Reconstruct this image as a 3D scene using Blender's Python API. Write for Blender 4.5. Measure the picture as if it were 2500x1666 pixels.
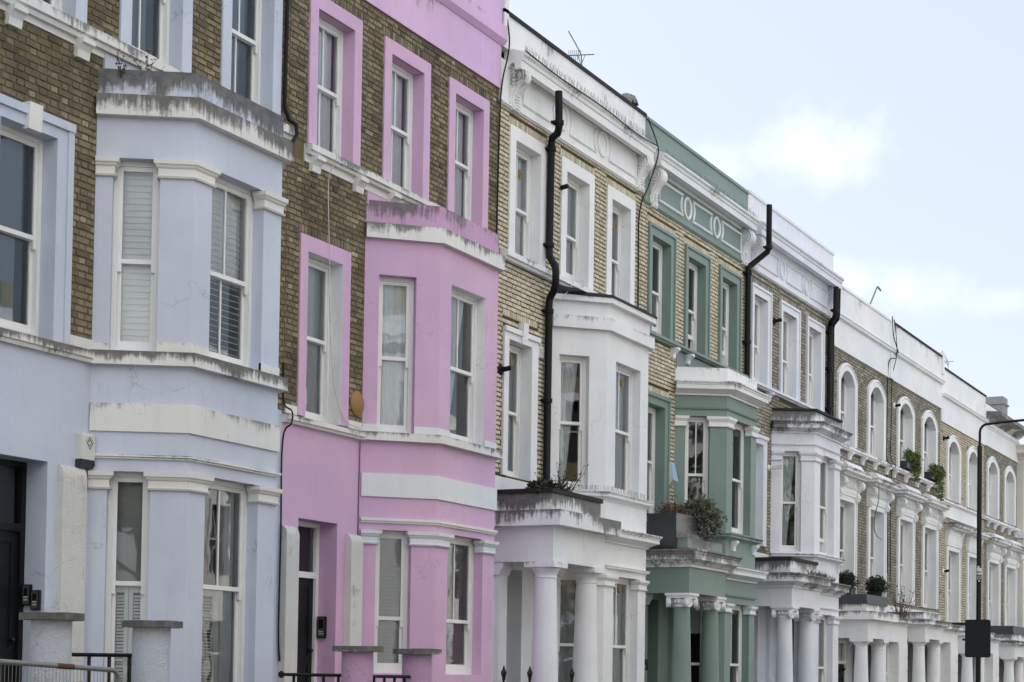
import bpy, math, random
from mathutils import Matrix, Vector
random.seed(7)
for o in list(bpy.data.objects): bpy.data.objects.remove(o)
S = bpy.context.scene
COL = S.collection
R_ = math.radians

# ------------------------------------------------------------------ camera
CAMLOC = Vector((0.0, -13.0, 1.65))
CAMROT = Matrix(((0.44095447, -0.0372906, -0.89675446), (-0.89739546, -0.00105248, -0.44122589), (0.01550976, 0.99930391, -0.03392851)))
cd = bpy.data.cameras.new('camera'); cam = bpy.data.objects.new('camera', cd); COL.objects.link(cam)
cam.matrix_world = Matrix.Translation(CAMLOC) @ CAMROT.to_4x4()
cd.sensor_width = 36.0; cd.lens = 4500 / 2500 * 36.0; cd.shift_y = 0.26617; cd.clip_start = 0.1; cd.clip_end = 2000
S.camera = cam

# ------------------------------------------------------------------ world, sun, exposure
SUN_EL, SUN_AZ = R_(36), R_(20)          # the sun stands behind the terrace
sun_dir = Vector((math.sin(SUN_AZ) * math.cos(SUN_EL), math.cos(SUN_AZ) * math.cos(SUN_EL), math.sin(SUN_EL)))
W = bpy.data.worlds.new('World'); S.world = W; W.use_nodes = True
nt = W.node_tree; nt.nodes.clear(); N = nt.nodes.new; L = nt.links.new
sky = N('ShaderNodeTexSky'); sky.sky_type = 'NISHITA'; sky.sun_disc = False
sky.sun_elevation = SUN_EL; sky.sun_rotation = SUN_AZ; sky.air_density = 1.0; sky.dust_density = 1.5; sky.ozone_density = 1.0
bg = N('ShaderNodeBackground'); bg.inputs[1].default_value = 0.12; L(sky.outputs[0], bg.inputs[0])
veil = N('ShaderNodeBackground'); veil.inputs[0].default_value = (0.80, 0.852, 0.985, 1); veil.inputs[1].default_value = 0.42
cl = N('ShaderNodeBackground'); cl.inputs[0].default_value = (1.0, 0.985, 0.965, 1); cl.inputs[1].default_value = 1.2
tc = N('ShaderNodeTexCoord')
def wmath(op, a, b=None, c=None):
    n = N('ShaderNodeMath'); n.operation = op
    for i, v in enumerate((a, b, c)):
        if v is None: continue
        if isinstance(v, (int, float)): n.inputs[i].default_value = v
        else: L(v, n.inputs[i])
    return n.outputs[0]
def wnoise(scale, detail=6, rough=0.55):
    n = N('ShaderNodeTexNoise'); n.inputs['Scale'].default_value = scale; n.inputs['Detail'].default_value = detail
    n.inputs['Roughness'].default_value = rough; L(tc.outputs['Generated'], n.inputs['Vector']); return n.outputs['Fac']
nz = wnoise(21.0, 10, 0.62); nz2 = wnoise(5.0, 5, 0.5)
def blob(c, rx, rz, soft):
    # one soft cumulus around the direction c (horizontal radius rx, vertical rz, in radians)
    c = Vector(c).normalized(); u = Vector((c.y, -c.x, 0)).normalized(); w = u.cross(c)
    if w.z < 0: w = -w
    def dot(v):
        d = N('ShaderNodeVectorMath'); d.operation = 'DOT_PRODUCT'; L(tc.outputs['Generated'], d.inputs[0]); d.inputs[1].default_value = v; return d.outputs['Value']
    a = wmath('DIVIDE', dot(u), rx); b = wmath('DIVIDE', dot(w), rz)
    fwd = wmath('GREATER_THAN', dot(c), 0.0)
    r = wmath('SQRT', wmath('ADD', wmath('MULTIPLY', a, a), wmath('MULTIPLY', b, b)))
    v = wmath('SUBTRACT', wmath('ADD', 1.0, wmath('MULTIPLY', wmath('SUBTRACT', nz, 0.5), 2.6)), r)
    m = N('ShaderNodeMapRange'); m.interpolation_type = 'SMOOTHSTEP'; L(v, m.inputs[0]); m.inputs[1].default_value = 0.0; m.inputs[2].default_value = soft
    return wmath('MULTIPLY', m.outputs[0], fwd)
clouds = None
for c, rx, rz, so, k_ in (((0.9169, 0.289, 0.277), 0.052, 0.028, 1.0, .17), ((0.9035, 0.330, 0.268), 0.05, 0.018, 1.1, .10), ((0.9235, 0.275, 0.268), 0.033, 0.022, 1.0, .15),
                      ((0.9474, 0.2424, 0.206), 0.045, 0.020, 1.1, .12), ((0.962, 0.19, 0.197), 0.035, 0.010, 1.0, .07), ((0.938, 0.262, 0.21), 0.03, 0.018, 1.0, .12)):
    b = wmath('MULTIPLY', blob(c, rx, rz, so + 0.25), k_); clouds = b if clouds is None else wmath('MAXIMUM', clouds, b)
far = N('ShaderNodeMapRange'); far.interpolation_type = 'SMOOTHSTEP'; L(nz2, far.inputs[0]); far.inputs[1].default_value = 0.42; far.inputs[2].default_value = 0.62
sepw = N('ShaderNodeSeparateXYZ'); L(tc.outputs['Generated'], sepw.inputs[0])
out_of_view = N('ShaderNodeMapRange'); L(sepw.outputs[0], out_of_view.inputs[0]); out_of_view.inputs[1].default_value = 0.7; out_of_view.inputs[2].default_value = 0.3
clouds = wmath('MAXIMUM', clouds, wmath('MULTIPLY', wmath('MULTIPLY', far.outputs[0], out_of_view.outputs[0]), 0.9))  # cloud cover added outside the frame, dense and bright to light the facades
mx0 = N('ShaderNodeMixShader'); mx0.inputs[0].default_value = 0.78; L(bg.outputs[0], mx0.inputs[1]); L(veil.outputs[0], mx0.inputs[2])
mx1 = N('ShaderNodeMixShader'); L(wmath('MULTIPLY', clouds, 0.92), mx1.inputs[0]); L(mx0.outputs[0], mx1.inputs[1]); L(cl.outputs[0], mx1.inputs[2])
wo = N('ShaderNodeOutputWorld'); L(mx1.outputs[0], wo.inputs[0])
sl = bpy.data.lights.new('sun', 'SUN'); sl.energy = 3.2; sl.angle = R_(0.6); sl.color = (1.0, 0.965, 0.92)
so_ = bpy.data.objects.new('sun', sl); COL.objects.link(so_); so_.rotation_euler = (-sun_dir).to_track_quat('-Z', 'Y').to_euler(); so_.location = (40, 30, 40)
S.view_settings.view_transform = 'Standard'; S.view_settings.look = 'None'; S.view_settings.exposure = 1.19; S.view_settings.gamma = 1.0
S.view_settings.use_curve_mapping = False

# ------------------------------------------------------------------ materials
def newmat(name):
    m = bpy.data.materials.new(name); m.use_nodes = True; t = m.node_tree; t.nodes.clear(); return m, t
class NT:
    def __init__(s, t): s.t = t
    def n(s, ty, **kw):
        x = s.t.nodes.new(ty)
        for k, v in kw.items(): setattr(x, k, v)
        return x
    def set(s, sock, v):
        if isinstance(v, (int, float)): sock.default_value = v
        elif isinstance(v, tuple): sock.default_value = v if len(v) == 4 or sock.type == 'VECTOR' else v + (1,)
        else: s.t.links.new(v, sock)
    def math(s, op, a, b=None, clamp=False):
        x = s.n('ShaderNodeMath', operation=op, use_clamp=clamp); s.set(x.inputs[0], a)
        if b is not None: s.set(x.inputs[1], b)
        return x.outputs[0]
    def noise(s, vec, scale, detail=5, rough=0.55):
        x = s.n('ShaderNodeTexNoise'); s.set(x.inputs['Vector'], vec); x.inputs['Scale'].default_value = scale
        x.inputs['Detail'].default_value = detail; x.inputs['Roughness'].default_value = rough; return x.outputs['Fac']
    def map(s, vec, scale):
        x = s.n('ShaderNodeMapping'); s.set(x.inputs['Vector'], vec); x.inputs['Scale'].default_value = scale; return x.outputs[0]
    def step(s, v, a, b, lo=0.0, hi=1.0):
        x = s.n('ShaderNodeMapRange', interpolation_type='SMOOTHSTEP'); s.set(x.inputs[0], v); x.inputs[1].default_value = a; x.inputs[2].default_value = b
        x.inputs[3].default_value = lo; x.inputs[4].default_value = hi; return x.outputs[0]
    def mix(s, f, a, b, mode='MIX'):
        x = s.n('ShaderNodeMix', data_type='RGBA', blend_type=mode); s.set(x.inputs[0], f); s.set(x.inputs[6], a); s.set(x.inputs[7], b); return x.outputs[2]
    def bump(s, h, strength, dist=0.01):
        x = s.n('ShaderNodeBump'); x.inputs['Strength'].default_value = strength; x.inputs['Distance'].default_value = dist; s.set(x.inputs['Height'], h); return x.outputs[0]
    def done(s, col, rough=0.6, nrm=None, spec=0.35, metal=0.0):
        p = s.n('ShaderNodeBsdfPrincipled'); s.set(p.inputs['Base Color'], col); s.set(p.inputs['Roughness'], rough)
        p.inputs['Specular IOR Level'].default_value = spec; p.inputs['Metallic'].default_value = metal
        if nrm is not None: s.set(p.inputs['Normal'], nrm)
        o = s.n('ShaderNodeOutputMaterial'); s.t.links.new(p.outputs[0], o.inputs[0])
_mc = {}
def paint(name, col, grime=0.0, rough=0.5, var=0.06, rough_cast=0.0):
    """masonry paint; grime = share of the top edge that rain has streaked black"""
    k = (name, grime, rough_cast)
    if k in _mc: return _mc[k]
    m, t = newmat(name + ('_weathered' if grime else '')); q = NT(t)
    g = q.n('ShaderNodeNewGeometry').outputs['Position']
    big = q.noise(g, 0.9, 6, 0.62); streak = q.noise(q.map(g, (5.0, 5.0, 0.55)), 2.0, 5, 0.6); fine = q.noise(g, 55, 4, 0.6)
    hue = q.noise(g, 0.33, 3, 0.5); col2 = tuple(min(1, x * k) for x, k in zip(col, (0.93, 0.97, 1.03)))
    c = q.mix(q.step(big, 0.35, 0.7), tuple(x * (1 - var) for x in col), tuple(min(1, x * (1 + var * 0.6)) for x in col))
    c = q.mix(q.math('MULTIPLY', q.step(streak, 0.5, 0.78), 0.16 + 0.2 * grime), c, tuple(x * 0.62 + 0.01 for x in col))
    c = q.mix(q.math('MULTIPLY', q.step(hue, 0.42, 0.62), 0.8), c, q.mix(1.0, c, tuple(a / b for a, b in zip(col2, col)), 'MULTIPLY'))
    fade = q.noise(q.map(g, (1.6, 1.6, 0.9)), 1.3, 7, 0.68)
    c = q.mix(q.math('MULTIPLY', q.step(fade, 0.55, 0.68), 0.13), c, tuple(x * 0.72 for x in col))
    vo = q.n('ShaderNodeTexVoronoi', feature='DISTANCE_TO_EDGE'); wv = q.n('ShaderNodeVectorMath', operation='ADD'); nv = q.n('ShaderNodeTexNoise'); q.set(nv.inputs['Vector'], g); nv.inputs['Scale'].default_value = 2.3; nv.inputs['Detail'].default_value = 5
    q.set(wv.inputs[0], g); q.set(wv.inputs[1], nv.outputs['Color']); q.set(vo.inputs['Vector'], wv.outputs[0]); vo.inputs['Scale'].default_value = 0.8
    crack = q.math('MULTIPLY', q.step(vo.outputs['Distance'], 0.0, 0.007, 1.0, 0.0), q.step(q.noise(g, 0.55, 2, 0.5), 0.52, 0.62))
    c = q.mix(q.math('MULTIPLY', crack, 0.45), c, tuple(x * 0.35 for x in col))
    specks = q.step(q.noise(g, 19, 3, 0.7), 0.70, 0.76)
    c = q.mix(q.math('MULTIPLY', specks, 0.22), c, (0.13, 0.125, 0.115))
    if grime:
        gz = q.n('ShaderNodeSeparateXYZ'); q.set(gz.inputs[0], q.n('ShaderNodeTexCoord').outputs['Generated'])
        s2 = q.noise(q.map(g, (11.0, 11.0, 0.7)), 1.7, 6, 0.68); s3 = q.noise(q.map(g, (4.3, 4.3, 0.5)), 1.3, 6, 0.7); patch = q.noise(g, 1.15, 5, 0.6); mott = q.noise(g, 8.5, 6, 0.72)
        v = q.math('ADD', q.math('ADD', q.math('MULTIPLY', s2, 0.80), q.math('MULTIPLY', s3, 0.30)), q.math('MULTIPLY', gz.outputs[2], 0.44))
        v = q.math('ADD', v, q.math('MULTIPLY', q.math('SUBTRACT', patch, 0.5), 1.6))
        v = q.math('ADD', v, q.math('MULTIPLY', q.math('SUBTRACT', mott, 0.5), 0.55))
        th = 1.08 - 0.58 * grime
        mask = q.step(v, th, th + 0.30)
        c = q.mix(q.math('MULTIPLY', mask, 0.72 + 0.22 * min(1, grime)), c, q.mix(q.step(mott, 0.3, 0.7), (0.035, 0.035, 0.032), (0.13, 0.125, 0.11)))
    h = q.math('ADD', q.math('MULTIPLY', fine, 0.5 + rough_cast), q.noise(g, 9, 4, 0.6))
    q.done(c, rough, q.bump(h, 0.16 + 0.4 * rough_cast, 0.006 + 0.012 * rough_cast), 0.3)
    _mc[k] = m; return m
def plain(name, col, rough=0.5, spec=0.4, metal=0.0, var=0.12, scale=14):
    if name in _mc: return _mc[name]
    m, t = newmat(name); q = NT(t); g = q.n('ShaderNodeNewGeometry').outputs['Position']
    n = q.noise(g, scale, 5, 0.6)
    c = q.mix(n, tuple(x * (1 - var) for x in col), tuple(min(1, x * (1 + var)) for x in col))
    q.done(c, rough, q.bump(n, 0.08, 0.004), spec, metal); _mc[name] = m; return m
def brickmat(name, stops, soot):
    m, t = newmat(name); q = NT(t); g = q.n('ShaderNodeNewGeometry').outputs['Position']
    a = q.n('ShaderNodeAttribute', attribute_name='tone').outputs['Fac']
    r = q.n('ShaderNodeValToRGB'); e = r.color_ramp.elements
    e[0].position, e[0].color = 0.0, stops[0][1] + (1,); e[1].position, e[1].color = 1.0, stops[-1][1] + (1,)
    for p, c in stops[1:-1]:
        x = e.new(p); x.color = c + (1,)
    q.set(r.inputs[0], a)
    n1 = q.noise(g, 38, 5, 0.7); n2 = q.noise(q.map(g, (1.0, 1.0, 0.6)), 1.1, 5, 0.6)
    c = q.mix(q.math('MULTIPLY', q.step(n1, 0.42, 0.70), 0.42), r.outputs[0], tuple(x * 0.6 for x in stops[0][1]))
    c = q.mix(q.math('MULTIPLY', q.step(n2, 0.44, 0.72), soot), c, (0.028, 0.026, 0.02))
    c = q.mix(q.math('MULTIPLY', q.step(q.noise(g, 4.2, 7, 0.75), 0.54, 0.72), 0.34), c, tuple(min(1, x * 1.15) for x in stops[-2][1]))
    q.done(c, 0.9, q.bump(q.noise(g, 60, 4, 0.65), 0.5, 0.006), 0.15); return m
def glassmat(name, tint=(0.93, 0.955, 0.955), wob=0.006):
    m, t = newmat(name); q = NT(t); g = q.n('ShaderNodeNewGeometry').outputs['Position']
    fr = q.n('ShaderNodeFresnel'); fr.inputs['IOR'].default_value = 1.8
    nb = q.bump(q.noise(g, 1.6, 2, 0.5), wob * 10, 0.02)
    tr = q.n('ShaderNodeBsdfTransparent'); tr.inputs[0].default_value = tint + (1,)
    gl = q.n('ShaderNodeBsdfGlossy'); gl.inputs['Roughness'].default_value = 0.015; gl.inputs[0].default_value = (0.95, 0.97, 1, 1); q.set(gl.inputs['Normal'], nb)
    x = q.n('ShaderNodeMixShader'); q.set(x.inputs[0], fr.outputs[0]); t.links.new(tr.outputs[0], x.inputs[1]); t.links.new(gl.outputs[0], x.inputs[2])
    o = q.n('ShaderNodeOutputMaterial'); t.links.new(x.outputs[0], o.inputs[0]); return m
def leafmat(name, c1, c2):
    m, t = newmat(name); q = NT(t); a = q.n('ShaderNodeAttribute', attribute_name='tone').outputs['Fac']
    q.done(q.mix(a, c1, c2), 0.6, None, 0.3); return m

BLUE = (0.56, 0.60, 0.69); PINK = (0.64, 0.415, 0.585); WHITE = (0.80, 0.80, 0.79); CREAM = (0.74, 0.73, 0.69); GREEN = (0.205, 0.272, 0.238); LAV = (0.755, 0.76, 0.80); STUCCO = (0.70, 0.67, 0.60)
M_blue, M_pink, M_white, M_green, M_lav = paint('blue_paint', BLUE), paint('pink_paint', PINK), paint('white_paint', WHITE), paint('green_paint', GREEN), paint('lavender_white_paint', LAV)
M_cream = paint('off_white_paint', CREAM); M_stucco = paint('stucco_paint', STUCCO)
def G(name, col, g): return paint(name, col, g)
M_joinery = plain('joinery_paint', (0.78, 0.78, 0.76), 0.35, 0.5, var=0.05)
M_black = plain('black_paint', (0.008, 0.009, 0.010), 0.4, 0.22)
M_pipe = plain('cast_iron_black', (0.008, 0.008, 0.009), 0.5, 0.18)
M_lead = plain('bitumen_felt', (0.022, 0.022, 0.02), 0.75, 0.3, var=0.4)
M_slate = plain('slate', (0.05, 0.055, 0.065), 0.5, 0.4, var=0.3)
M_inner = plain('interior_plaster', (0.36, 0.355, 0.345), 0.8)
M_ventb = plain('aged_plastic_vent', (0.22, 0.16, 0.06), 0.5)
M_lining = plain('lining_paint', (0.55, 0.55, 0.54), 0.6)
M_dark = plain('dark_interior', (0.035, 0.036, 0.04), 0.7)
M_glass = glassmat('window_glass'); M_glass2 = glassmat('wavy_window_glass', (0.92, 0.95, 0.95), 0.010)
M_cloth = plain('white_curtain', (0.74, 0.76, 0.78), 0.9, 0.1, var=0.06)
M_net = plain('net_curtain', (0.50, 0.53, 0.55), 0.9, 0.1, var=0.2, scale=30)
M_slateblue = plain('sky_tone_sheet', (0.16, 0.215, 0.27), 0.8, 0.2, var=0.05)  # sheet colour carries the sky's reflection in the panes
M_grey = plain('grey_blind', (0.36, 0.36, 0.345), 0.8, 0.2, var=0.05)
M_plum = plain('plum_curtain', (0.10, 0.035, 0.07), 0.9, 0.1)
M_slat = plain('blind_slat', (0.86, 0.87, 0.85), 0.5, 0.4, var=0.04)
M_slatd = plain('metal_slat', (0.26, 0.265, 0.26), 0.5, 0.4, var=0.06)
M_stone = paint('weathered_coping', (0.50, 0.49, 0.46), 0.9)
M_felt = M_lead
M_mortar_g = plain('grey_mortar', (0.13, 0.118, 0.092), 0.95, 0.1, var=0.3, scale=9)
M_mortar_d = plain('brown_mortar', (0.15, 0.118, 0.064), 0.95, 0.1, var=0.35, scale=9)
M_mortar_y = plain('dark_yellow_mortar', (0.085, 0.068, 0.034), 0.95, 0.1, var=0.35, scale=9)
M_brick_d = brickmat('dark_stock_brick', [(0, (0.10, 0.09, 0.072)), (0.25, (0.19, 0.162, 0.112)), (0.6, (0.285, 0.238, 0.156)), (0.85, (0.39, 0.33, 0.22)), (1, (0.52, 0.46, 0.34))], 0.66)
M_brick_y = brickmat('yellow_stock_brick', [(0, (0.26, 0.215, 0.14)), (0.12, (0.46, 0.405, 0.285)), (0.6, (0.62, 0.56, 0.42)), (1, (0.74, 0.69, 0.55))], 0.16)
M_brick_m = brickmat('grey_stock_brick', [(0, (0.15, 0.142, 0.12)), (0.35, (0.28, 0.265, 0.215)), (0.7, (0.38, 0.36, 0.295)), (1, (0.52, 0.49, 0.41))], 0.4)

M_step = plain('worn_stone_step', (.17, .16, .15), .85, .2)
# ------------------------------------------------------------------ mesh helpers
class MB:
    def __init__(s): s.v = []; s.f = []; s.t = []
    def face(s, *p, tone=0.5):
        i = len(s.v); s.v.extend(tuple(x) for x in p); s.f.append(tuple(range(i, i + len(p)))); s.t.append(tone)
    def box(s, x0, x1, y0, y1, z0, z1, tone=0.5):
        if x0 > x1: x0, x1 = x1, x0
        if y0 > y1: y0, y1 = y1, y0
        if z0 > z1: z0, z1 = z1, z0
        i = len(s.v)
        s.v += [(x0, y0, z0), (x1, y0, z0), (x1, y1, z0), (x0, y1, z0), (x0, y0, z1), (x1, y0, z1), (x1, y1, z1), (x0, y1, z1)]
        for q in ((0, 3, 2, 1), (4, 5, 6, 7), (0, 1, 5, 4), (1, 2, 6, 5), (2, 3, 7, 6), (3, 0, 4, 7)):
            s.f.append(tuple(i + k for k in q)); s.t.append(tone)
    def prism(s, prof, x0, x1, tone=0.5):          # profile of (y, z), extruded along x
        n = len(prof); i = len(s.v)
        s.v += [(x0, y, z) for y, z in prof] + [(x1, y, z) for y, z in prof]
        for k in range(n):
            j = (k + 1) % n; s.f.append((i + k, i + j, i + n + j, i + n + k)); s.t.append(tone)
        s.f.append(tuple(range(i + n - 1, i - 1, -1))); s.f.append(tuple(range(i + n, i + 2 * n))); s.t += [tone, tone]
    def sweep(s, path, prof, closed_prof=True, tone=0.5):     # profile of (outwards, z) along a 2-D path; outwards is to the right of travel
        P = [Vector(p) for p in path]; n = len(P); rings = []
        for i in range(n):
            ds = []
            if i > 0: ds.append((P[i] - P[i - 1]).normalized())
            if i < n - 1: ds.append((P[i + 1] - P[i]).normalized())
            ns = [Vector((d.y, -d.x)) for d in ds]
            o = ns[0] if len(ns) == 1 else (ns[0] + ns[1]) / max(0.25, 1 + ns[0].dot(ns[1]))
            rings.append([(P[i].x + o.x * a, P[i].y + o.y * a, z) for a, z in prof])
        b = len(s.v); m = len(prof)
        for r in rings: s.v += r
        for i in range(n - 1):
            for k in range(m):
                j = (k + 1) % m
                s.f.append((b + i * m + k, b + (i + 1) * m + k, b + (i + 1) * m + j, b + i * m + j)); s.t.append(tone)
        s.f.append(tuple(b + k for k in range(m))); s.f.append(tuple(b + (n - 1) * m + k for k in range(m - 1, -1, -1))); s.t += [tone, tone]
    def tube(s, path, r, n=8, closed=False, tone=0.5):
        P = [Vector(p) for p in path]; c = len(P); b = len(s.v); up = Vector((0, 0, 1)); prev = None
        for i in range(c):
            d = (P[(i + 1) % c] - P[i - 1]) if closed else (P[min(i + 1, c - 1)] - P[max(i - 1, 0)])
            d.normalize()
            if prev is None:
                a = d.cross(up) if abs(d.z) < 0.95 else d.cross(Vector((1, 0, 0)))
            else: a = prev - d * prev.dot(d)
            a.normalize(); prev = a; e = d.cross(a); rr = r[i] if isinstance(r, (list, tuple)) else r
            for k in range(n):
                t = 2 * math.pi * k / n; s.v.append(tuple(P[i] + (a * math.cos(t) + e * math.sin(t)) * rr))
        for i in range(c if closed else c - 1):
            j = (i + 1) % c
            for k in range(n):
                l = (k + 1) % n; s.f.append((b + i * n + k, b + i * n + l, b + j * n + l, b + j * n + k)); s.t.append(tone)
        if not closed:
            s.f.append(tuple(b + k for k in range(n - 1, -1, -1))); s.f.append(tuple(b + (c - 1) * n + k for k in range(n))); s.t += [tone, tone]
    def lathe(s, cx, cy, prof, n=28, tone=0.5):
        b = len(s.v); m = len(prof)
        for r, z in prof:
            for k in range(n):
                t = 2 * math.pi * k / n; s.v.append((cx + r * math.cos(t), cy + r * math.sin(t), z))
        for i in range(m - 1):
            for k in range(n):
                l = (k + 1) % n; s.f.append((b + i * n + k, b + i * n + l, b + (i + 1) * n + l, b + (i + 1) * n + k)); s.t.append(tone)
        s.f.append(tuple(b + k for k in range(n - 1, -1, -1))); s.f.append(tuple(b + (m - 1) * n + k for k in range(n))); s.t += [tone, tone]
    def xf(s, start, M):
        for i in range(start, len(s.v)): s.v[i] = tuple(M @ Vector(s.v[i]))
    def mesh(s, name, mat, smooth=False, off=(0, 0, 0)):
        me = bpy.data.meshes.new(name); ox, oy, oz = off
        me.from_pydata([(x - ox, y - oy, z - oz) for x, y, z in s.v], [], s.f); me.materials.append(mat)
        a = me.attributes.new('tone', 'FLOAT', 'FACE'); a.data.foreach_set('value', s.t)
        if smooth:
            me.polygons.foreach_set('use_smooth', [True] * len(me.polygons))
            try: me.set_sharp_from_angle(angle=R_(38))
            except Exception: pass
        me.update(); return me
def link(name, data, parent=None, **kw):
    o = bpy.data.objects.new(name, data); COL.objects.link(o)
    if parent is not None: o.parent = parent
    for k, v in kw.items(): o[k] = v
    return o
def thing(name, label, cat, loc=(0, 0, 0), group=None):
    o = bpy.data.objects.new(name, None); o.empty_display_size = 0.2; COL.objects.link(o); o.location = loc
    o['label'] = label; o['category'] = cat
    if group: o['group'] = group
    return o
def part(name, mb, mat, root, parent=None, smooth=False, **kw):      # vertices given in world metres
    return link(name, mb.mesh(name, mat, smooth, root.location), parent or root, **kw)
def single(name, mb, mat, label, cat, loc, smooth=False, group=None):
    o = link(name, mb.mesh(name, mat, smooth, loc)); o.location = loc; o['label'] = label; o['category'] = cat
    if group: o['group'] = group
    return o
def structure(name, mb, mat): return link(name, mb.mesh(name, mat), None, kind='structure')

def holes(mb, o, ang, u0, u1, z0, z1, hs, depth=0.15):
    """a wall face from u0..u1, z0..z1 in the frame at o with openings hs=(u0,u1,z0,z1[,rise]) and reveals running inwards"""
    c, s_ = math.cos(ang), math.sin(ang)
    def P(u, n, z): return (o[0] + c * u - s_ * n, o[1] + s_ * u + c * n, z)
    us = sorted({u0, u1, *[min(max(v, u0), u1) for h in hs for v in h[:2]]}); zs = sorted({z0, z1, *[min(max(v, z0), z1) for h in hs for v in h[2:4]]})
    for a, b in zip(us, us[1:]):
        for e, f in zip(zs, zs[1:]):
            if b - a < 1e-6 or f - e < 1e-6: continue
            m = ((a + b) / 2, (e + f) / 2)
            if any(h[0] < m[0] < h[1] and h[2] < m[1] < h[3] for h in hs): continue
            mb.face(P(a, 0, e), P(b, 0, e), P(b, 0, f), P(a, 0, f))
    for h in hs:
        a, b, e, f = h[:4]; rise = h[4] if len(h) > 4 else 0; d = h[5] if len(h) > 5 else depth
        if d <= 0 and not rise: continue
        if d > 0: mb.face(P(a, 0, e), P(a, 0, f - rise), P(a, d, f - rise), P(a, d, e)); mb.face(P(b, 0, e), P(b, d, e), P(b, d, f - rise), P(b, 0, f - rise)); mb.face(P(a, 0, e), P(a, d, e), P(b, d, e), P(b, 0, e))
        if not rise: mb.face(P(a, 0, f), P(b, 0, f), P(b, d, f), P(a, d, f))
        else:
            k = 12; w = (b - a) / 2; rad = (w * w + rise * rise) / (2 * rise)
            az = lambda u: f - rad + math.sqrt(max(0, rad * rad - (u - (a + b) / 2) ** 2))
            for i in range(k):
                p, q = a + (b - a) * i / k, a + (b - a) * (i + 1) / k
                if d > 0: mb.face(P(p, 0, az(p)), P(q, 0, az(q)), P(q, d, az(q)), P(p, d, az(p)))
                mb.face(P(p, 0, az(p)), P(q, 0, az(q)), P(q, 0, f), P(p, 0, f))

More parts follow.
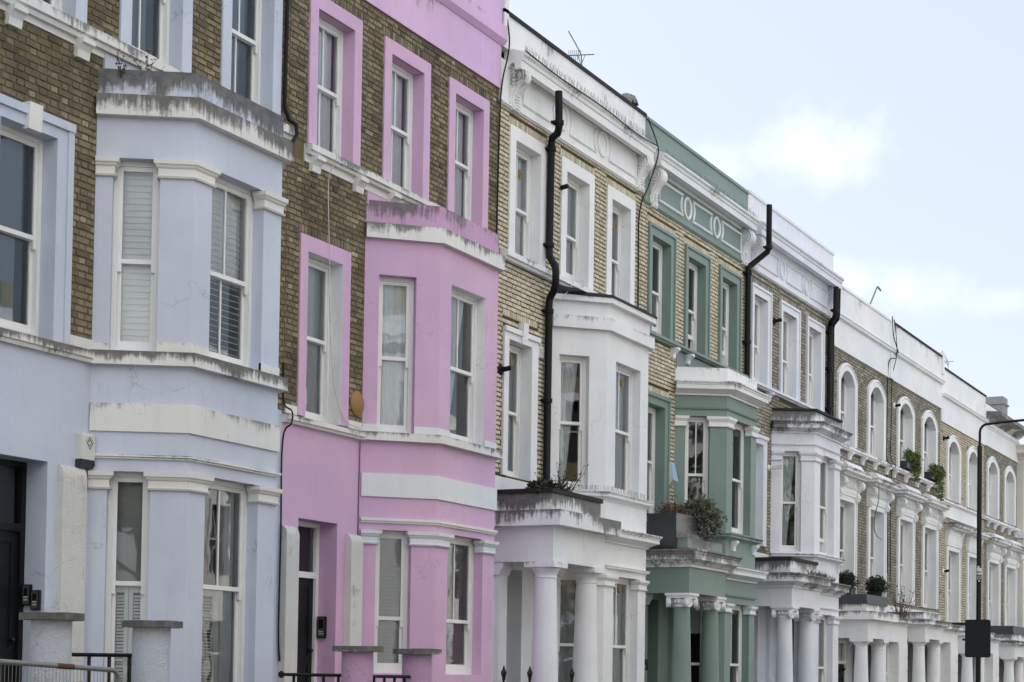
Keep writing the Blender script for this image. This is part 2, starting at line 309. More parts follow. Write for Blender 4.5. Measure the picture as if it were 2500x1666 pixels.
# ------------------------------------------------------------------ windows
_wc = {}
def cached(key, fn):
    if key not in _wc: _wc[key] = fn()
    return _wc[key]
def ring(mb, w, h, t, n0, n1, zb=0.0, tb=None, tt=None):
    tb = t if tb is None else tb; tt = t if tt is None else tt
    mb.box(-w / 2, -w / 2 + t, n0, n1, zb, zb + h); mb.box(w / 2 - t, w / 2, n0, n1, zb, zb + h)
    mb.box(-w / 2 + t, w / 2 - t, n0, n1, zb, zb + tb); mb.box(-w / 2 + t, w / 2 - t, n0, n1, zb + h - tt, zb + h)
def window(house, o, ang, w, h, meet=0.48, bars=0, inside=('net_l',), room=True, gap=0.0, glass=None, joinery=None, low=True, vent=0):
    """one sash window: frame (the part) > upper_sash, lower_sash, pane, blinds and curtains, interior"""
    J = joinery or M_joinery; w = round(w, 3); h = round(h, 3); meet = round(meet, 3)
    def frame():
        m = MB(); ring(m, w, h, 0.055, 0.0, 0.14, 0, 0.06, 0.05); return m.mesh('window', J)
    wo = link('window', cached(('fr', w, h, J.name), frame), house)
    wo.location = Vector(o) - house.location; wo.rotation_euler = (0, 0, ang)
    hm = h * meet; iw = w - 0.11
    def upper():
        m = MB(); ring(m, iw, h - 0.05 - hm, 0.042, 0.02, 0.058, hm, 0.05, 0.05)
        if bars & 1: m.box(-0.011, 0.011, 0.025, 0.053, hm + 0.05, h - 0.1)
        for sx in (-1, 1):      # horns
            m.prism([(0.02, hm + 0.001), (0.058, hm + 0.001), (0.058, hm - 0.03), (0.045, hm - 0.05), (0.05, hm - 0.08), (0.03, hm - 0.10), (0.02, hm - 0.09)], sx * iw / 2 - (0.04 if sx > 0 else 0), sx * iw / 2 + (0.04 if sx < 0 else 0))
        return m.mesh('upper_sash', J)
    def lower():
        m = MB(); ring(m, iw, hm + 0.04 - 0.06 - gap, 0.042, 0.062, 0.10, 0.06 + gap, 0.085, 0.045)
        if bars & 2: m.box(-0.011, 0.011, 0.067, 0.095, 0.145 + gap, hm - 0.005)
        return m.mesh('lower_sash', J)
    link('upper_sash', cached(('us', w, h, meet, bars, J.name), upper), wo); link('lower_sash', cached(('ls', w, h, meet, bars, gap, J.name), lower), wo)
    gl = glass or M_glass
    def pane(z0, z1, n):
        m = MB(); m.face((-iw / 2 + 0.04, n, z0), (iw / 2 - 0.04, n, z0), (iw / 2 - 0.04, n, z1), (-iw / 2 + 0.04, n, z1)); return m.mesh('pane', gl)
    link('pane', cached(('pu', w, h, meet, gl.name), lambda: pane(hm + 0.045, h - 0.095, 0.04)), wo)
    link('pane', cached(('pl', w, h, meet, gap, gl.name), lambda: pane(0.14 + gap, hm, 0.082)), wo)
    if room:
        def rm():
            m = MB(); x = w / 2 + 0.22; a, b, z0, z1 = 0.145, 1.3, -0.15, h + 0.1
            m.face((-x, b, z0), (x, b, z0), (x, b, z1), (-x, b, z1)); m.face((-x, a, z0), (-x, b, z0), (-x, b, z1), (-x, a, z1)); m.face((x, a, z0), (x, b, z0), (x, b, z1), (x, a, z1))
            m.face((-x, a, z0), (x, a, z0), (x, b, z0), (-x, b, z0)); m.face((-x, a, z1), (x, a, z1), (x, b, z1), (-x, b, z1))
            for k in (-1, 1): m.face((k * x, a, z0), (k * w / 2, a, z0), (k * w / 2, a, z1), (k * x, a, z1))
            return m.mesh('interior', M_inner)
        link('interior', cached(('rm', w, h), rm), wo)
        def lin():
            m = MB()
            for k in (-1, 1): m.box(k * (w / 2 - 0.035), k * (w / 2 + 0.05), 0.146, 0.40, 0, h)
            return m.mesh('reveal_lining', M_lining)
        link('reveal_lining', cached(('ln', w, h), lin), wo)
    if vent:
        def vn():
            m = MB(); m.lathe(0, 0, [(0.085, 0.0), (0.085, 0.012), (0.06, 0.02), (0.03, 0.02)], 18); [m.box(-0.055, 0.055, -0.006 + k, 0.006 + k, 0.02, 0.026) for k in (-.03, 0, .03)]
            m.xf(0, Matrix.Rotation(R_(90), 4, 'X')); return m.mesh('window_vent', M_ventb)
        v = link('window_vent', cached(('vent',), vn), wo); v.location = (w * 0.14, 0.038, hm + (h - hm) * vent)
    def sheet(x0, x1, z0, z1, n, folds, amp, mat, key, flare=0.0):
        def f():
            m = MB(); k = max(8, folds * 6); rnd = random.Random(key); ph = rnd.random() * 6
            pts = []
            for i in range(k + 1):
                u = i / k; pts.append((u, math.sin(u * folds * 6.283 + ph) * amp + 0.4 * amp * math.sin(u * folds * 2.7 + ph * 2)))
            for (u0, y0), (u1, y1) in zip(pts, pts[1:]):
                X = lambda u, t: x0 + (x1 - x0) * u * (1 - flare * t)
                m.face((X(u0, 1), n + y0, z0), (X(u1, 1), n + y1, z0), (X(u1, 0), n + y1, z1), (X(u0, 0), n + y0, z1))
            return m.mesh('curtain', mat, True)
        return cached(('cu', round(x0, 3), round(x1, 3), round(z0, 3), round(z1, 3), n, folds, amp, mat.name, key, flare), f)
    W2 = w / 2 - 0.05
    for kind in inside:
        if kind == 'net_full': link('net_curtain', sheet(-W2, W2, 0.05, h - 0.05, 0.125, 5, 0.010, M_net, hash(kind) % 97), wo)
        elif kind == 'white_full': link('curtain', sheet(-W2, W2, 0.05, h - 0.05, 0.128, 6, 0.015, M_cloth, 11), wo)
        elif kind == 'blue_full': link('curtain', sheet(-W2, W2 * 0.8, 0.05, h - 0.05, 0.128, 2, 0.008, M_slateblue, 21), wo)  # blue-grey sheet that gives the glass its reflected sky tone
        elif kind == 'net_l': link('curtain', sheet(-W2, W2 * 0.86, 0.05, h - 0.05, 0.128, 5, 0.014, M_cloth, 5), wo)
        elif kind == 'net_flare': link('curtain', sheet(-W2, W2 * 0.8, 0.05, h - 0.05, 0.128, 6, 0.015, M_cloth, 3, 0.55), wo)
        elif kind == 'plum_r': link('curtain', sheet(W2 * 0.87, W2 * 1.0, 0.05, h - 0.05, 0.13, 3, 0.012, M_plum, 4), wo)
        elif kind == 'white_r': link('curtain', sheet(W2 * 0.45, W2, 0.05, h - 0.05, 0.15, 4, 0.02, M_cloth, 8), wo)
        elif kind == 'grey_roller':
            def rb():
                m = MB(); m.box(-W2, W2, 0.15, 0.153, hm + 0.02, h - 0.04); m.box(-W2, W2, 0.146, 0.158, hm + 0.0, hm + 0.02); return m.mesh('roller_blind', M_grey)
            link('roller_blind', cached(('rb', w, h), rb), wo)
        elif kind == 'roller_half':
            def rh():
                m = MB(); m.box(-W2, W2, 0.15, 0.153, h * 0.72, h - 0.04); return m.mesh('roller_blind', M_cloth)
            link('roller_blind', cached(('rh', w, h), rh), wo)
        elif kind in ('slats', 'slats_open', 'venetian'):
            pitch = {'slats': 0.07, 'slats_open': 0.07, 'venetian': 0.052}[kind]; mat = M_slatd if kind == 'venetian' else M_slat
            z = 0.12
            def sl(tilt):
                m = MB(); d = pitch * 0.56; ca, sa = math.cos(tilt) * d, math.sin(tilt) * d
                m.prism([(0.14 - ca, -sa), (0.14 + ca, sa), (0.14 + ca, sa + 0.006), (0.14 - ca, -sa + 0.006)], -W2 + 0.01, W2 - 0.01); return m.mesh('slat', mat)
            while z < h - 0.08:
                up = z > hm or kind != 'slats_open'
                tilt = R_(78) if up else R_(22)
                if kind == 'venetian': tilt = R_(64)
                me = cached(('sl', w, kind, up), lambda: sl(tilt)); s = link('slat', me, wo); s.location = (0, 0, z); z += pitch
        elif kind in ('shutter', 'shutter3'):
            k = 2 if kind == 'shutter' else 3; pw = (2 * W2) / k
            def leafm():
                m = MB(); t = 0.045
                for i in range(k):
                    a = -W2 + i * pw; b = a + pw - 0.006
                    m.box(a, a + t, 0.15, 0.175, 0.06, hm); m.box(b - t, b, 0.15, 0.175, 0.06, hm); m.box(a + t, b - t, 0.15, 0.175, 0.06, 0.15); m.box(a + t, b - t, 0.15, 0.175, hm - 0.07, hm)
                return m.mesh('shutter', M_slat)
            link('shutter', cached(('shf', w, h, k), leafm), wo)
            def lou():
                m = MB(); tl = R_(38 if k == 2 else 14); ca, sa = 0.019 * math.cos(tl), 0.019 * math.sin(tl)
                m.prism([(0.162 - ca, -sa), (0.162 + ca, sa), (0.162 + ca, sa + 0.004), (0.162 - ca, -sa + 0.004)], -pw / 2 + 0.05, pw / 2 - 0.053); return m.mesh('louvre', M_slat)
            me = cached(('lou', w, k), lou)
            for i in range(k):
                z = 0.17
                while z < hm - 0.08:
                    s = link('louvre', me, wo); s.location = (-W2 + (i + 0.5) * pw, 0, z); z += 0.037
    return wo

# ------------------------------------------------------------------ bricks
def camproj(p):
    q = CAMROT.transposed() @ (Vector(p) - CAMLOC)
    return (1250 + 4500 * q.x / -q.z, 833 - 4500 * q.y / -q.z + 0.26617 * 2500, -q.z)
def brick_mb(mb, x0, x1, z0, z1, y, rnd, tone):
    e = 0.006; j = lambda a: rnd.uniform(-a, a); f = y - 0.012 + j(0.003); i = len(mb.v)
    mb.v += [(x0 + j(.0015), y + 0.012, z0), (x1, y + 0.012, z0), (x1, y + 0.012, z1), (x0, y + 0.012, z1),
             (x0 + e + j(.003), f, z0 + e + j(.003)), (x1 - e + j(.003), f + j(.002), z0 + e + j(.003)), (x1 - e + j(.003), f, z1 - e + j(.003)), (x0 + e + j(.003), f + j(.002), z1 - e + j(.003))]
    for q in ((4, 5, 6, 7), (0, 1, 5, 4), (1, 2, 6, 5), (2, 3, 7, 6), (3, 0, 4, 7)): mb.f.append(tuple(i + k for k in q)); mb.t.append(tone)
def bricks(house, x0, x1, z0, z1, excl, mat, seed, single_count=300, hide=None, light=0.5, arches=()):
    rnd = random.Random(seed); allb = []
    c = 0.075; jt = 0.0145
    n = int((z1 - z0) / c)
    for k in range(n + 1):
        a, b = z0 + k * c, min(z0 + (k + 1) * c - jt, z1)
        if b - a < 0.025: continue
        iv = [(x0, x1)]
        for (ex0, ex1, ez0, ez1) in excl:
            if ez1 <= a + 0.01 or ez0 >= b - 0.01: continue
            nv = []
            for p, q in iv:
                if ex1 <= p or ex0 >= q: nv.append((p, q)); continue
                if ex0 > p: nv.append((p, ex0))
                if ex1 < q: nv.append((ex1, q))
            iv = nv
        x = x0 - rnd.random() * 0.0 - (0.1685 if k % 2 else 0.0); i = 0
        while x < x1:
            L_ = 0.215 if i % 2 == 0 else 0.1025; i += 1
            s, e = x + rnd.uniform(-.002, .002), x + L_ + rnd.uniform(-.002, .002); x += L_ + jt
            for p, q in iv:
                s2, e2 = max(s, p + 0.004), min(e, q - 0.004)
                if e2 - s2 > 0.03:
                    t = min(1, max(0, rnd.gauss(light, 0.17)))
                    if rnd.random() < 0.04: t = rnd.random()
                    allb.append((s2, e2, a, b, t, e2 - s2 > L_ - 0.012))
    soldiers = []
    for (ax0, ax1, az0, az1) in arches:            # flat gauged arches above the openings
        m = int((ax1 - ax0) / 0.07)
        for i in range(m):
            s = ax0 + (ax1 - ax0) * i / m; soldiers.append((s, s + (ax1 - ax0) / m - 0.009, az0, az1, min(1, max(0, rnd.gauss(light, 0.2))), False))
    scored = []
    for i, b in enumerate(allb):
        if not b[5]: continue
        px, py, d = camproj(((b[0] + b[1]) / 2, 0, (b[2] + b[3]) / 2))
        if not (0 < px < 2500 and 0 < py < 1666): continue
        if hide and hide[0] < b[0] < hide[1] and b[2] < hide[2]: continue
        scored.append(((b[1] - b[0]) / d / d, i))
    scored.sort(reverse=True); pick = {i for _, i in scored[:single_count]}
    var = {}
    for i in pick:
        b = allb[i]; key = (b[1] - b[0] > 0.15, rnd.randrange(9))
        if key not in var:
            m = MB(); w = 0.215 if key[0] else 0.1025
            brick_mb(m, -w / 2, w / 2, 0, 0.065, 0, rnd, min(1, max(0, rnd.gauss(light, 0.18)))); var[key] = m.mesh('brick', mat)
        o = link('brick', var[key], house); o.location = Vector(((b[0] + b[1]) / 2, 0, b[2])) - house.location
    m = MB()
    for i, b in enumerate(allb):
        if i not in pick: brick_mb(m, b[0], b[1], b[2], b[3], 0, rnd, b[4])
    for b in soldiers: brick_mb(m, b[0], b[1], b[2], b[3], -0.001, rnd, b[4])
    o = part('brickwork', m, mat, house); o['kind'] = 'stuff'

# ------------------------------------------------------------------ profiles and ornaments
def band(o, z0, z1, i=0.03): return [(-i, z0), (o, z0), (o, z1), (-i, z1)]
def slope(o, z0, z1, i=0.03): return [(-i, z0), (o * 0.6, z0), (o * 0.72, z0 + (z1 - z0) * 0.25), (o, z0 + (z1 - z0) * 0.32), (o, z1 - 0.02), (-i, z1)]
def cornice(o, z0, z1, i=0.04):
    h = z1 - z0
    return [(-i, z0), (0.16 * o, z0), (0.18 * o, z0 + 0.13 * h), (0.30 * o, z0 + 0.16 * h), (0.42 * o, z0 + 0.24 * h), (0.62 * o, z0 + 0.33 * h), (0.66 * o, z0 + 0.38 * h), (0.82 * o, z0 + 0.39 * h),
            (0.82 * o, z0 + 0.68 * h), (0.88 * o, z0 + 0.70 * h), (0.90 * o, z0 + 0.78 * h), (o, z0 + 0.86 * h), (o, z0 + 0.95 * h), (-i, z1)]
def eaves_prof(o, zs, zb, zt):       # soffit at the wall, corona bottom, corona top
    h = zt - zb
    return [(-.04, zs - .06), (.05, zs - .06), (.06, zs - .02), (.10, zs), (.14, zs + .0), (.16, zb + .0), (.80 * o, zb), (.80 * o, zb + .5 * h), (.86 * o, zb + .54 * h), (.90 * o, zb + .72 * h), (o, zb + .84 * h), (o, zt), (-.04, zt + .12)]
def cap_prof(z0, z1):
    h = z1 - z0
    return [(-0.03, z0), (0.035, z0), (0.045, z0 + 0.1 * h), (0.022, z0 + 0.16 * h), (0.022, z0 + 0.5 * h), (0.04, z0 + 0.56 * h), (0.048, z0 + 0.62 * h), (0.05, z0 + 0.66 * h), (0.068, z0 + 0.72 * h), (0.072, z1 - 0.01), (-0.03, z1)]
def corbel(mb, x, w, z, out=0.14, h=0.2):
    mb.prism([(0.02, z), (-out, z), (-out, z - 0.25 * h), (-out * 0.75, z - 0.35 * h), (-out * 0.5, z - 0.6 * h), (-out * 0.42, z - h), (0.02, z - h)], x, x + w)
def console(house, x, w, z0, z1, out, mat):
    """big scrolled eaves bracket, side scrolls as raised rings"""
    m = MB(); h = z1 - z0; r = 0.24 * h; cy, cz = -out + r, z1 - r
    pts = [(0.02, z1), (cy, z1)]
    for k in range(9): t = math.pi / 2 + k / 8 * math.pi * 0.86; pts.append((cy + r * math.cos(t), cz + r * math.sin(t)))
    pts += [(-out * 0.46, z0 + 0.40 * h), (-out * 0.30, z0 + 0.30 * h), (-out * 0.30, z0 + 0.16 * h), (-out * 0.40, z0 + 0.10 * h), (-out * 0.34, z0), (0.02, z0)]
    m.prism(pts, x, x + w)
    for sx in (x - 0.012, x + w + 0.012):
        for rr in (0.82, 0.5, 0.18):
            m.tube([(sx, cy + r * rr * math.cos(t * 0.5236), cz + r * rr * math.sin(t * 0.5236)) for t in range(12)], 0.016, 5, True)
        m.tube([(sx, cy - r * .2, cz - r * 0.8), (sx, -out * .3, z0 + .42 * h), (sx, -out * .14, z0 + .25 * h), (sx, -out * .2, z0 + .08 * h)], 0.016, 5)
    for k in range(5): m.box(x + w * .2, x + w * .8, -out * 0.36 - 0.02, -out * 0.3, z0 + h * (0.04 + k * .07), z0 + h * (0.075 + k * .07))
    return part('console_bracket', m, mat, house, smooth=True)
def frieze_motif(house, xs, z0, z1, mat, y=-0.045, r=0.02):
    """raised panels with hollowed ends, ringed roundels between them"""
    zc = (z0 + z1) / 2; R = (z1 - z0) / 2; m = MB()
    for i in range(len(xs) - 1):
        a, b = xs[i] + (0.28 if i else 0.15), xs[i + 1] - (0.28 if i < len(xs) - 2 else 0.15); e = 0.09
        p = [(a, y, z0), (b, y, z0)]
        if i < len(xs) - 2: p += [(b - e * math.sin(math.pi * k / 6), y, z0 + (z1 - z0) * k / 6) for k in range(1, 6)]
        p += [(b, y, z1), (a, y, z1)]
        if i: p += [(a + e * math.sin(math.pi * k / 6), y, z1 - (z1 - z0) * k / 6) for k in range(1, 6)]
        m.tube(p, r, 6, True)
    part('frieze_panel', m, mat, house)
    for x in xs[1:-1]:
        m = MB(); m.tube([(x + R * 0.9 * math.cos(t * 0.2618), y, zc + R * math.sin(t * 0.2618)) for t in range(24)], r * 1.15, 6, True)
        part('roundel', m, mat, house, smooth=True)

def small_windows(house, L0, xs, z0, z1, mat, sur=0.195, insides=(), vents=(0, 0, 0), bars=1, edge=0.0, meet=0.49, proud=0.03, bottom=True, gaps=(0, 0, 0)):
    """surround of painted render with the sash set back in it; xs = outer (left, right) of each surround. Returns the openings"""
    res = []
    for i, (a, b) in enumerate(xs):
        m = MB(); oa, ob, oz = a + sur, b - sur, z1 - sur; d = 0.155
        m.box(a, oa, -proud, d, z0, z1 - sur); m.box(ob, b, -proud, d, z0, z1 - sur); m.box(a, b, -proud, d, z1 - sur, z1)
        if edge:
            m.box(a - 0.0, b + 0.0, -proud - edge, -proud - 0.002, z1 - 0.05, z1 + 0.004); m.box(a - 0.004, a + 0.045, -proud - edge, -proud - 0.002, z0, z1 - 0.05); m.box(b - 0.045, b + 0.004, -proud - edge, -proud - 0.002, z0, z1 - 0.05)
        part('window_surround', m, mat, house)
        window(house, ((oa + ob) / 2, d + 0.002, z0), 0, ob - oa, oz - z0, meet, bars, insides[i] if insides else ('net_l',), gap=gaps[i] if i < len(gaps) else 0, vent=vents[i])
        res.append((a, b, z0, z1))
    return res

def bay_part(H, pts, zs, specs, mat, cap_mat, trims, win, roof_z, name='bay'):
    """canted two-storey bay. pts: xl, xc, xr, p. specs: list of floors (cant s0,s1, front x0,x1, zb, zt, caps z or None)"""
    xl, xc, xr, p = pts; x3 = xr + (xc - xl); Lc = math.hypot(xc - xl, p); ang = math.atan2(-p, xc - xl)
    path = [(xl, 0.0), (xc, -p), (xr, -p), (x3, 0.0)]
    m = MB(); hc = [(f['s'][0], f['s'][1], f['z'][0], f['z'][1]) for f in specs]; hf = [(f['x'][0] - xc, f['x'][1] - xc, f['z'][0], f['z'][1]) for f in specs]
    holes(m, (xl, 0), ang, 0, Lc, 0, zs, hc); holes(m, (xc, -p), 0, 0, xr - xc, 0, zs, hf); holes(m, (xr, -p), -ang, 0, Lc, 0, zs, [])
    part('bay_wall', m, mat, H)
    u = Vector((xc - xl, -p)) / Lc; inn = Vector((-u.y, u.x))
    for fi, f in enumerate(specs):
        s0, s1 = f['s']; a, b = f['x']; zb, zt = f['z']; c = Vector((xl, 0)) + u * (s0 + s1) / 2 + inn * 0.15
        window(H, (c.x, c.y, zb), ang, s1 - s0, zt - zb, f['meet'], f.get('bars', (0, 1))[0], f['in'][0], room=False, glass=M_glass2, gap=f.get('gap', (0, 0))[0])
        window(H, ((a + b) / 2, -p + 0.15, zb), 0, b - a, zt - zb, f['meet'], f.get('bars', (0, 1))[1], f['in'][1], room=False, gap=f.get('gap', (0, 0))[1], vent=f.get('vent', 0))
        if f.get('cap'):
            z0, z1 = f['cap']; k = 0.12
            A = Vector((xl, 0)) + u * s0; Bp = Vector((xl, 0)) + u * s1
            for pp in ([(xl, 0.0), tuple(A), tuple(A + inn * k)], [tuple(Bp + inn * k), tuple(Bp), (xc, -p), (a, -p), (a, -p + k)], [(b, -p + k), (b, -p), (xr, -p), (x3, 0)]):
                mc = MB(); mc.sweep(pp, cap_prof(z0, z1)); part('pilaster_cap', mc, cap_mat, H)
        # the room behind
        z0, z1 = f['room']; mr = MB()
        foot = [(xl + .03, 0.02), (xc + .02, -p + .03), (xr - .02, -p + .03), (x3 - .03, 0.02), (x3 + .2, 2.2), (xl - .2, 2.2)]
        for zz in (z0, z1): mr.face(*[(x, y, zz) for x, y in foot])
        for (x0, y0), (x1, y1) in ((foot[3], foot[4]), (foot[4], foot[5]), (foot[5], foot[0])): mr.face((x0, y0, z0), (x1, y1, z0), (x1, y1, z1), (x0, y0, z1))
        part('interior', mr, f.get('roommat', M_inner), H)
    for nm, kind, o, z0, z1, mt in trims:
        mt_ = MB(); prof = {'band': band, 'cornice': cornice, 'slope': slope}[kind](o, z0, z1); mt_.sweep(path, prof); part(nm, mt_, mt, H)
    m = MB(); m.face(*[(x, y + (0.02 if y < 0 else 0), roof_z) for x, y in path]); part('bay_roof', m, M_lead, H)
    return (xl, x3, 0.0, roof_z)

def column(H, cx, cy, z0, z1, r, mat, kind='tuscan', capmat=None):
    m = MB(); hc = 0.2; s = z1 - hc
    prof = [(r * 1.35, z0), (r * 1.35, z0 + .1), (r * 1.22, z0 + .13), (r * 1.22, z0 + .18), (r * 1.19, z0 + .22)]
    for k in range(9): t = k / 8; prof.append((r * (1.17 - 0.30 * t), z0 + .24 + (s - z0 - .24) * t))
    m.lathe(cx, cy, prof, 32); c = part('column', m, mat, H, smooth=True); rt = r * 0.87
    k = MB(); capmat = capmat or mat
    if kind == 'tuscan':
        k.lathe(cx, cy, [(rt, s - .05), (rt * 1.1, s - .045), (rt * 1.1, s - .025), (rt, s - .02), (rt * 1.02, s + .01), (rt * 1.16, s + .05), (rt * 1.36, s + .085), (rt * 1.42, s + .11), (rt * 1.3, s + .115)], 32)
        a = rt * 1.55; k.box(cx - a, cx + a, cy - a, cy + a, s + .115, z1)
    else:
        k.lathe(cx, cy, [(rt, s - .05), (rt * 1.08, s - .045), (rt * 1.08, s - .02), (rt * .98, s), (rt * 1.2, s + .05), (rt * 1.2, s + .1)], 28)
        a = rt * 1.66
        k.box(cx - a, cx + a, cy - a, cy + a, z1 - .045, z1); k.box(cx - a * .9, cx + a * .9, cy - a * .9, cy + a * .9, z1 - .09, z1 - .047)
        for i in range(14):
            t = i / 14 * 6.283; k.lathe(cx + rt * 1.18 * math.cos(t), cy + rt * 1.18 * math.sin(t), [(0.008, s + .015), (0.028, s + .035), (0.03, s + .07), (0.015, s + .09)], 6)
        for sx in (-1, 1):
            for sy in (-1, 1):          # diagonal volutes
                st = len(k.v); R = rt * 0.60
                k.lathe(0, 0, [(R, -.03), (R, .03)], 20); k.lathe(0, 0, [(R * .2, -.05), (R * .2, .05)], 10)
                for rr in (.9, .6, .34):
                    for sg in (-1, 1): k.tube([(R * rr * math.cos(t * .3927), R * rr * math.sin(t * .3927), sg * .032) for t in range(16)], 0.011, 5, True)
                ang = math.atan2(sy, sx)
                Mx = Matrix.Translation((cx + sx * rt * 1.30, cy + sy * rt * 1.30, s + .025)) @ Matrix.Rotation(ang - math.pi / 2 + (0.35 if sx * sy > 0 else -0.35), 4, 'Z') @ Matrix.Rotation(math.pi / 2, 4, 'X')
                k.xf(st, Mx)
        for d in ((0, -1), (-1, 0)): k.lathe(cx + d[0] * rt * 1.25, cy + d[1] * rt * 1.25, [(0.01, z1 - .12), (0.035, z1 - .09), (0.04, z1 - .05), (0.02, z1 - .01)], 8)
    part('capital', k, capmat, H, parent=c, smooth=True)

def portico(H, x0, x1, p, z, mat, cormat, cap, kind='tuscan', capmat=None, parm=None, out=0.22, colr=0.165, top=None, ring_=False):
    """z: beam bottom, beam top, cornice bottom, cornice top, parapet top"""
    zb, zt, c0, c1, pt = z; path = [(x0, 0.0), (x0, -p), (x1, -p), (x1, 0.0)]
    m = MB(); m.sweep(path, [(-.3, zb), (0, zb), (0, c0 + .01), (-.3, c0 + .01)]); part('porch_beam', m, mat, H)
    m = MB(); m.face((x0, 0, zb + .12), (x1, 0, zb + .12), (x1, -p, zb + .12), (x0, -p, zb + .12)); part('porch_ceiling', m, mat, H)
    m = MB(); m.sweep(path, cornice(out, c0, c1) if kind != 'slab' else band(out, c0, c1)); part('porch_cornice', m, cormat, H)
    m = MB(); m.sweep(path, [(-.18, c1 - .02), (-.06, c1 - .02), (-.06, pt), (-.18, pt)]); part('porch_parapet', m, parm or mat, H)
    m = MB(); m.face((x0, 0, c1 + .01), (x1, 0, c1 + .01), (x1, -p, c1 + .01), (x0, -p, c1 + .01)); part('porch_roof', m, M_lead, H)
    if cap: m = MB(); m.sweep(path, [(-.20, pt - .0), (-.03, pt - .0), (-.03, pt + .07), (-.20, pt + .07)]); part('porch_coping', m, cap, H)
    for cx in (x0 + .22, x1 - .24): column(H, cx, -p + .22, 0.9, zb - .002, colr, mat, 'ionic' if kind == 'ionic' else 'tuscan', capmat)
    # responds against the wall
    for cx in (x0 + .06, x1 - .34):
        m = MB(); m.box(cx, cx + .28, -.09, .02, 0.9, zb - .2); m2 = MB()
        m2.prism([(0.02, zb - .2), (-.10, zb - .2), (-.115, zb - .15), (-.17, zb - .08), (-.17, zb - .003), (0.02, zb - .003)], cx - .04, cx + .32)
        o = part('porch_pilaster', m, mat, H); part('capital', m2, capmat or mat, H, parent=o)
    m = MB(); m.box(x0 - .05, x1 + .05, -p - .1, 0.0, 0.1, 0.9); part('porch_plinth', m, M_step, H)

def door(H, x0, x1, zt, d, leafmat, framemat, trans=0.64, recess_mat=None, glassmat_=None, split=None):
    """transom light over a panelled door, at depth d"""
    zl = zt - trans; m = MB()
    m.box(x0, x0 + .07, d, d + .1, 0.9, zt); m.box(x1 - .07, x1, d, d + .1, 0.9, zt); m.box(x0 + .07, x1 - .07, d, d + .1, zt - .06, zt); m.box(x0 + .07, x1 - .07, d, d + .1, zl - .08, zl)
    o = part('door_frame', m, framemat, H)
    g = MB(); g.face((x0 + .07, d + .05, zl), (x1 - .07, d + .05, zl), (x1 - .07, d + .05, zt - .06), (x0 + .07, d + .05, zt - .06)); part('transom_light', g, M_glass, H, parent=o)
    l = MB(); y = d + .04; a, b = x0 + .07, x1 - .07; z1 = zl - .08
    l.box(a, b, y + .012, y + .06, 0.9, z1)
    mid = (a + b) / 2; s = 0.1
    l.box(a, a + s, y, y + .012, 0.9, z1); l.box(b - s, b, y, y + .012, 0.9, z1); l.box(mid - s / 2, mid + s / 2, y, y + .012, 0.9, z1)
    for zz in (0.9, 1.75, z1 - .12): l.box(a + s, mid - s / 2, y, y + .012, zz, zz + .12); l.box(mid + s / 2, b - s, y, y + .012, zz, zz + .12)
    lo = part('door', l, leafmat, H)
    h = MB(); h.lathe(b - .07, 0, [(0.01, 0), (0.03, .02), (0.03, .04), (0.012, .06)], 10); st = 0
    h.xf(0, Matrix.Translation((0, y, 1.95)) @ Matrix.Rotation(math.pi / 2, 4, 'X')); part('door_knob', h, M_black, H, parent=lo)
    r = MB(); r.face((x0, d + 1.2, .9), (x1, d + 1.2, .9), (x1, d + 1.2, zt), (x0, d + 1.2, zt)); r.face((x0, d + .1, zt), (x1, d + .1, zt), (x1, d + 1.2, zt), (x0, d + 1.2, zt))
    r.face((x0, d + .1, .9), (x0, d + 1.2, .9), (x0, d + 1.2, zt), (x0, d + .1, zt)); r.face((x1, d + .1, .9), (x1, d + 1.2, .9), (x1, d + 1.2, zt), (x1, d + .1, zt)); part('interior', r, M_dark, H)

def shell(H, x0, x1, top):
    m = MB(); m.box(x0 + .01, x1 - .01, 2.6, 9.0, 0, top - .6); m.face((x0 + .01, .05, top - .55), (x1 - .01, .05, top - .55), (x1 - .01, 9, top - .2), (x0 + .01, 9, top - .2)); part('roof', m, M_slate, H)
    m = MB(); m.face((x0 + .012, 0.02, 0), (x0 + .012, 9, 0), (x0 + .012, 9, top - .3), (x0 + .012, 0.02, top - .3)); part('party_wall', m, M_mortar_d, H)
    m = MB(); m.face((x1 - .012, 0.02, 0), (x1 - .012, 9, 0), (x1 - .012, 9, top - .3), (x1 - .012, 0.02, top - .3)); part('party_wall', m, M_mortar_d, H)

def sill_string(H, x0, x1, z0, z1, o, mat, corbels=(), cmat=None, cw=0.2, path=None):
    m = MB(); m.sweep([(x0, 0), (x1, 0)], slope(o, z0, z1, 0.02)); part('string_course', m, mat, H)
    for x in corbels: m = MB(); corbel(m, x, cw, z0 - .002, o + .02, 0.2); part('corbel', m, cmat or mat, H)
def pipe(H, pts, r=0.06, collars=(), shoe=None):
    m = MB(); m.tube(pts, r, 12)
    o = part('downpipe', m, M_pipe, H, smooth=True)
    for p in collars: c = MB(); c.lathe(p[0], p[1], [(r * 1.02, p[2]), (r * 1.3, p[2] + .005), (r * 1.3, p[2] + .075), (r * 1.02, p[2] + .08)], 14); c.box(p[0] - r * 1.7, p[0] + r * 1.7, p[1] + .01, p[1] + .1, p[2] + .02, p[2] + .06); part('pipe_collar', c, M_pipe, H, parent=o)
    return o
def bend(p, q, r, n=5):
    return [tuple(Vector(p).lerp(Vector(q), k / n)) for k in range(n + 1)]
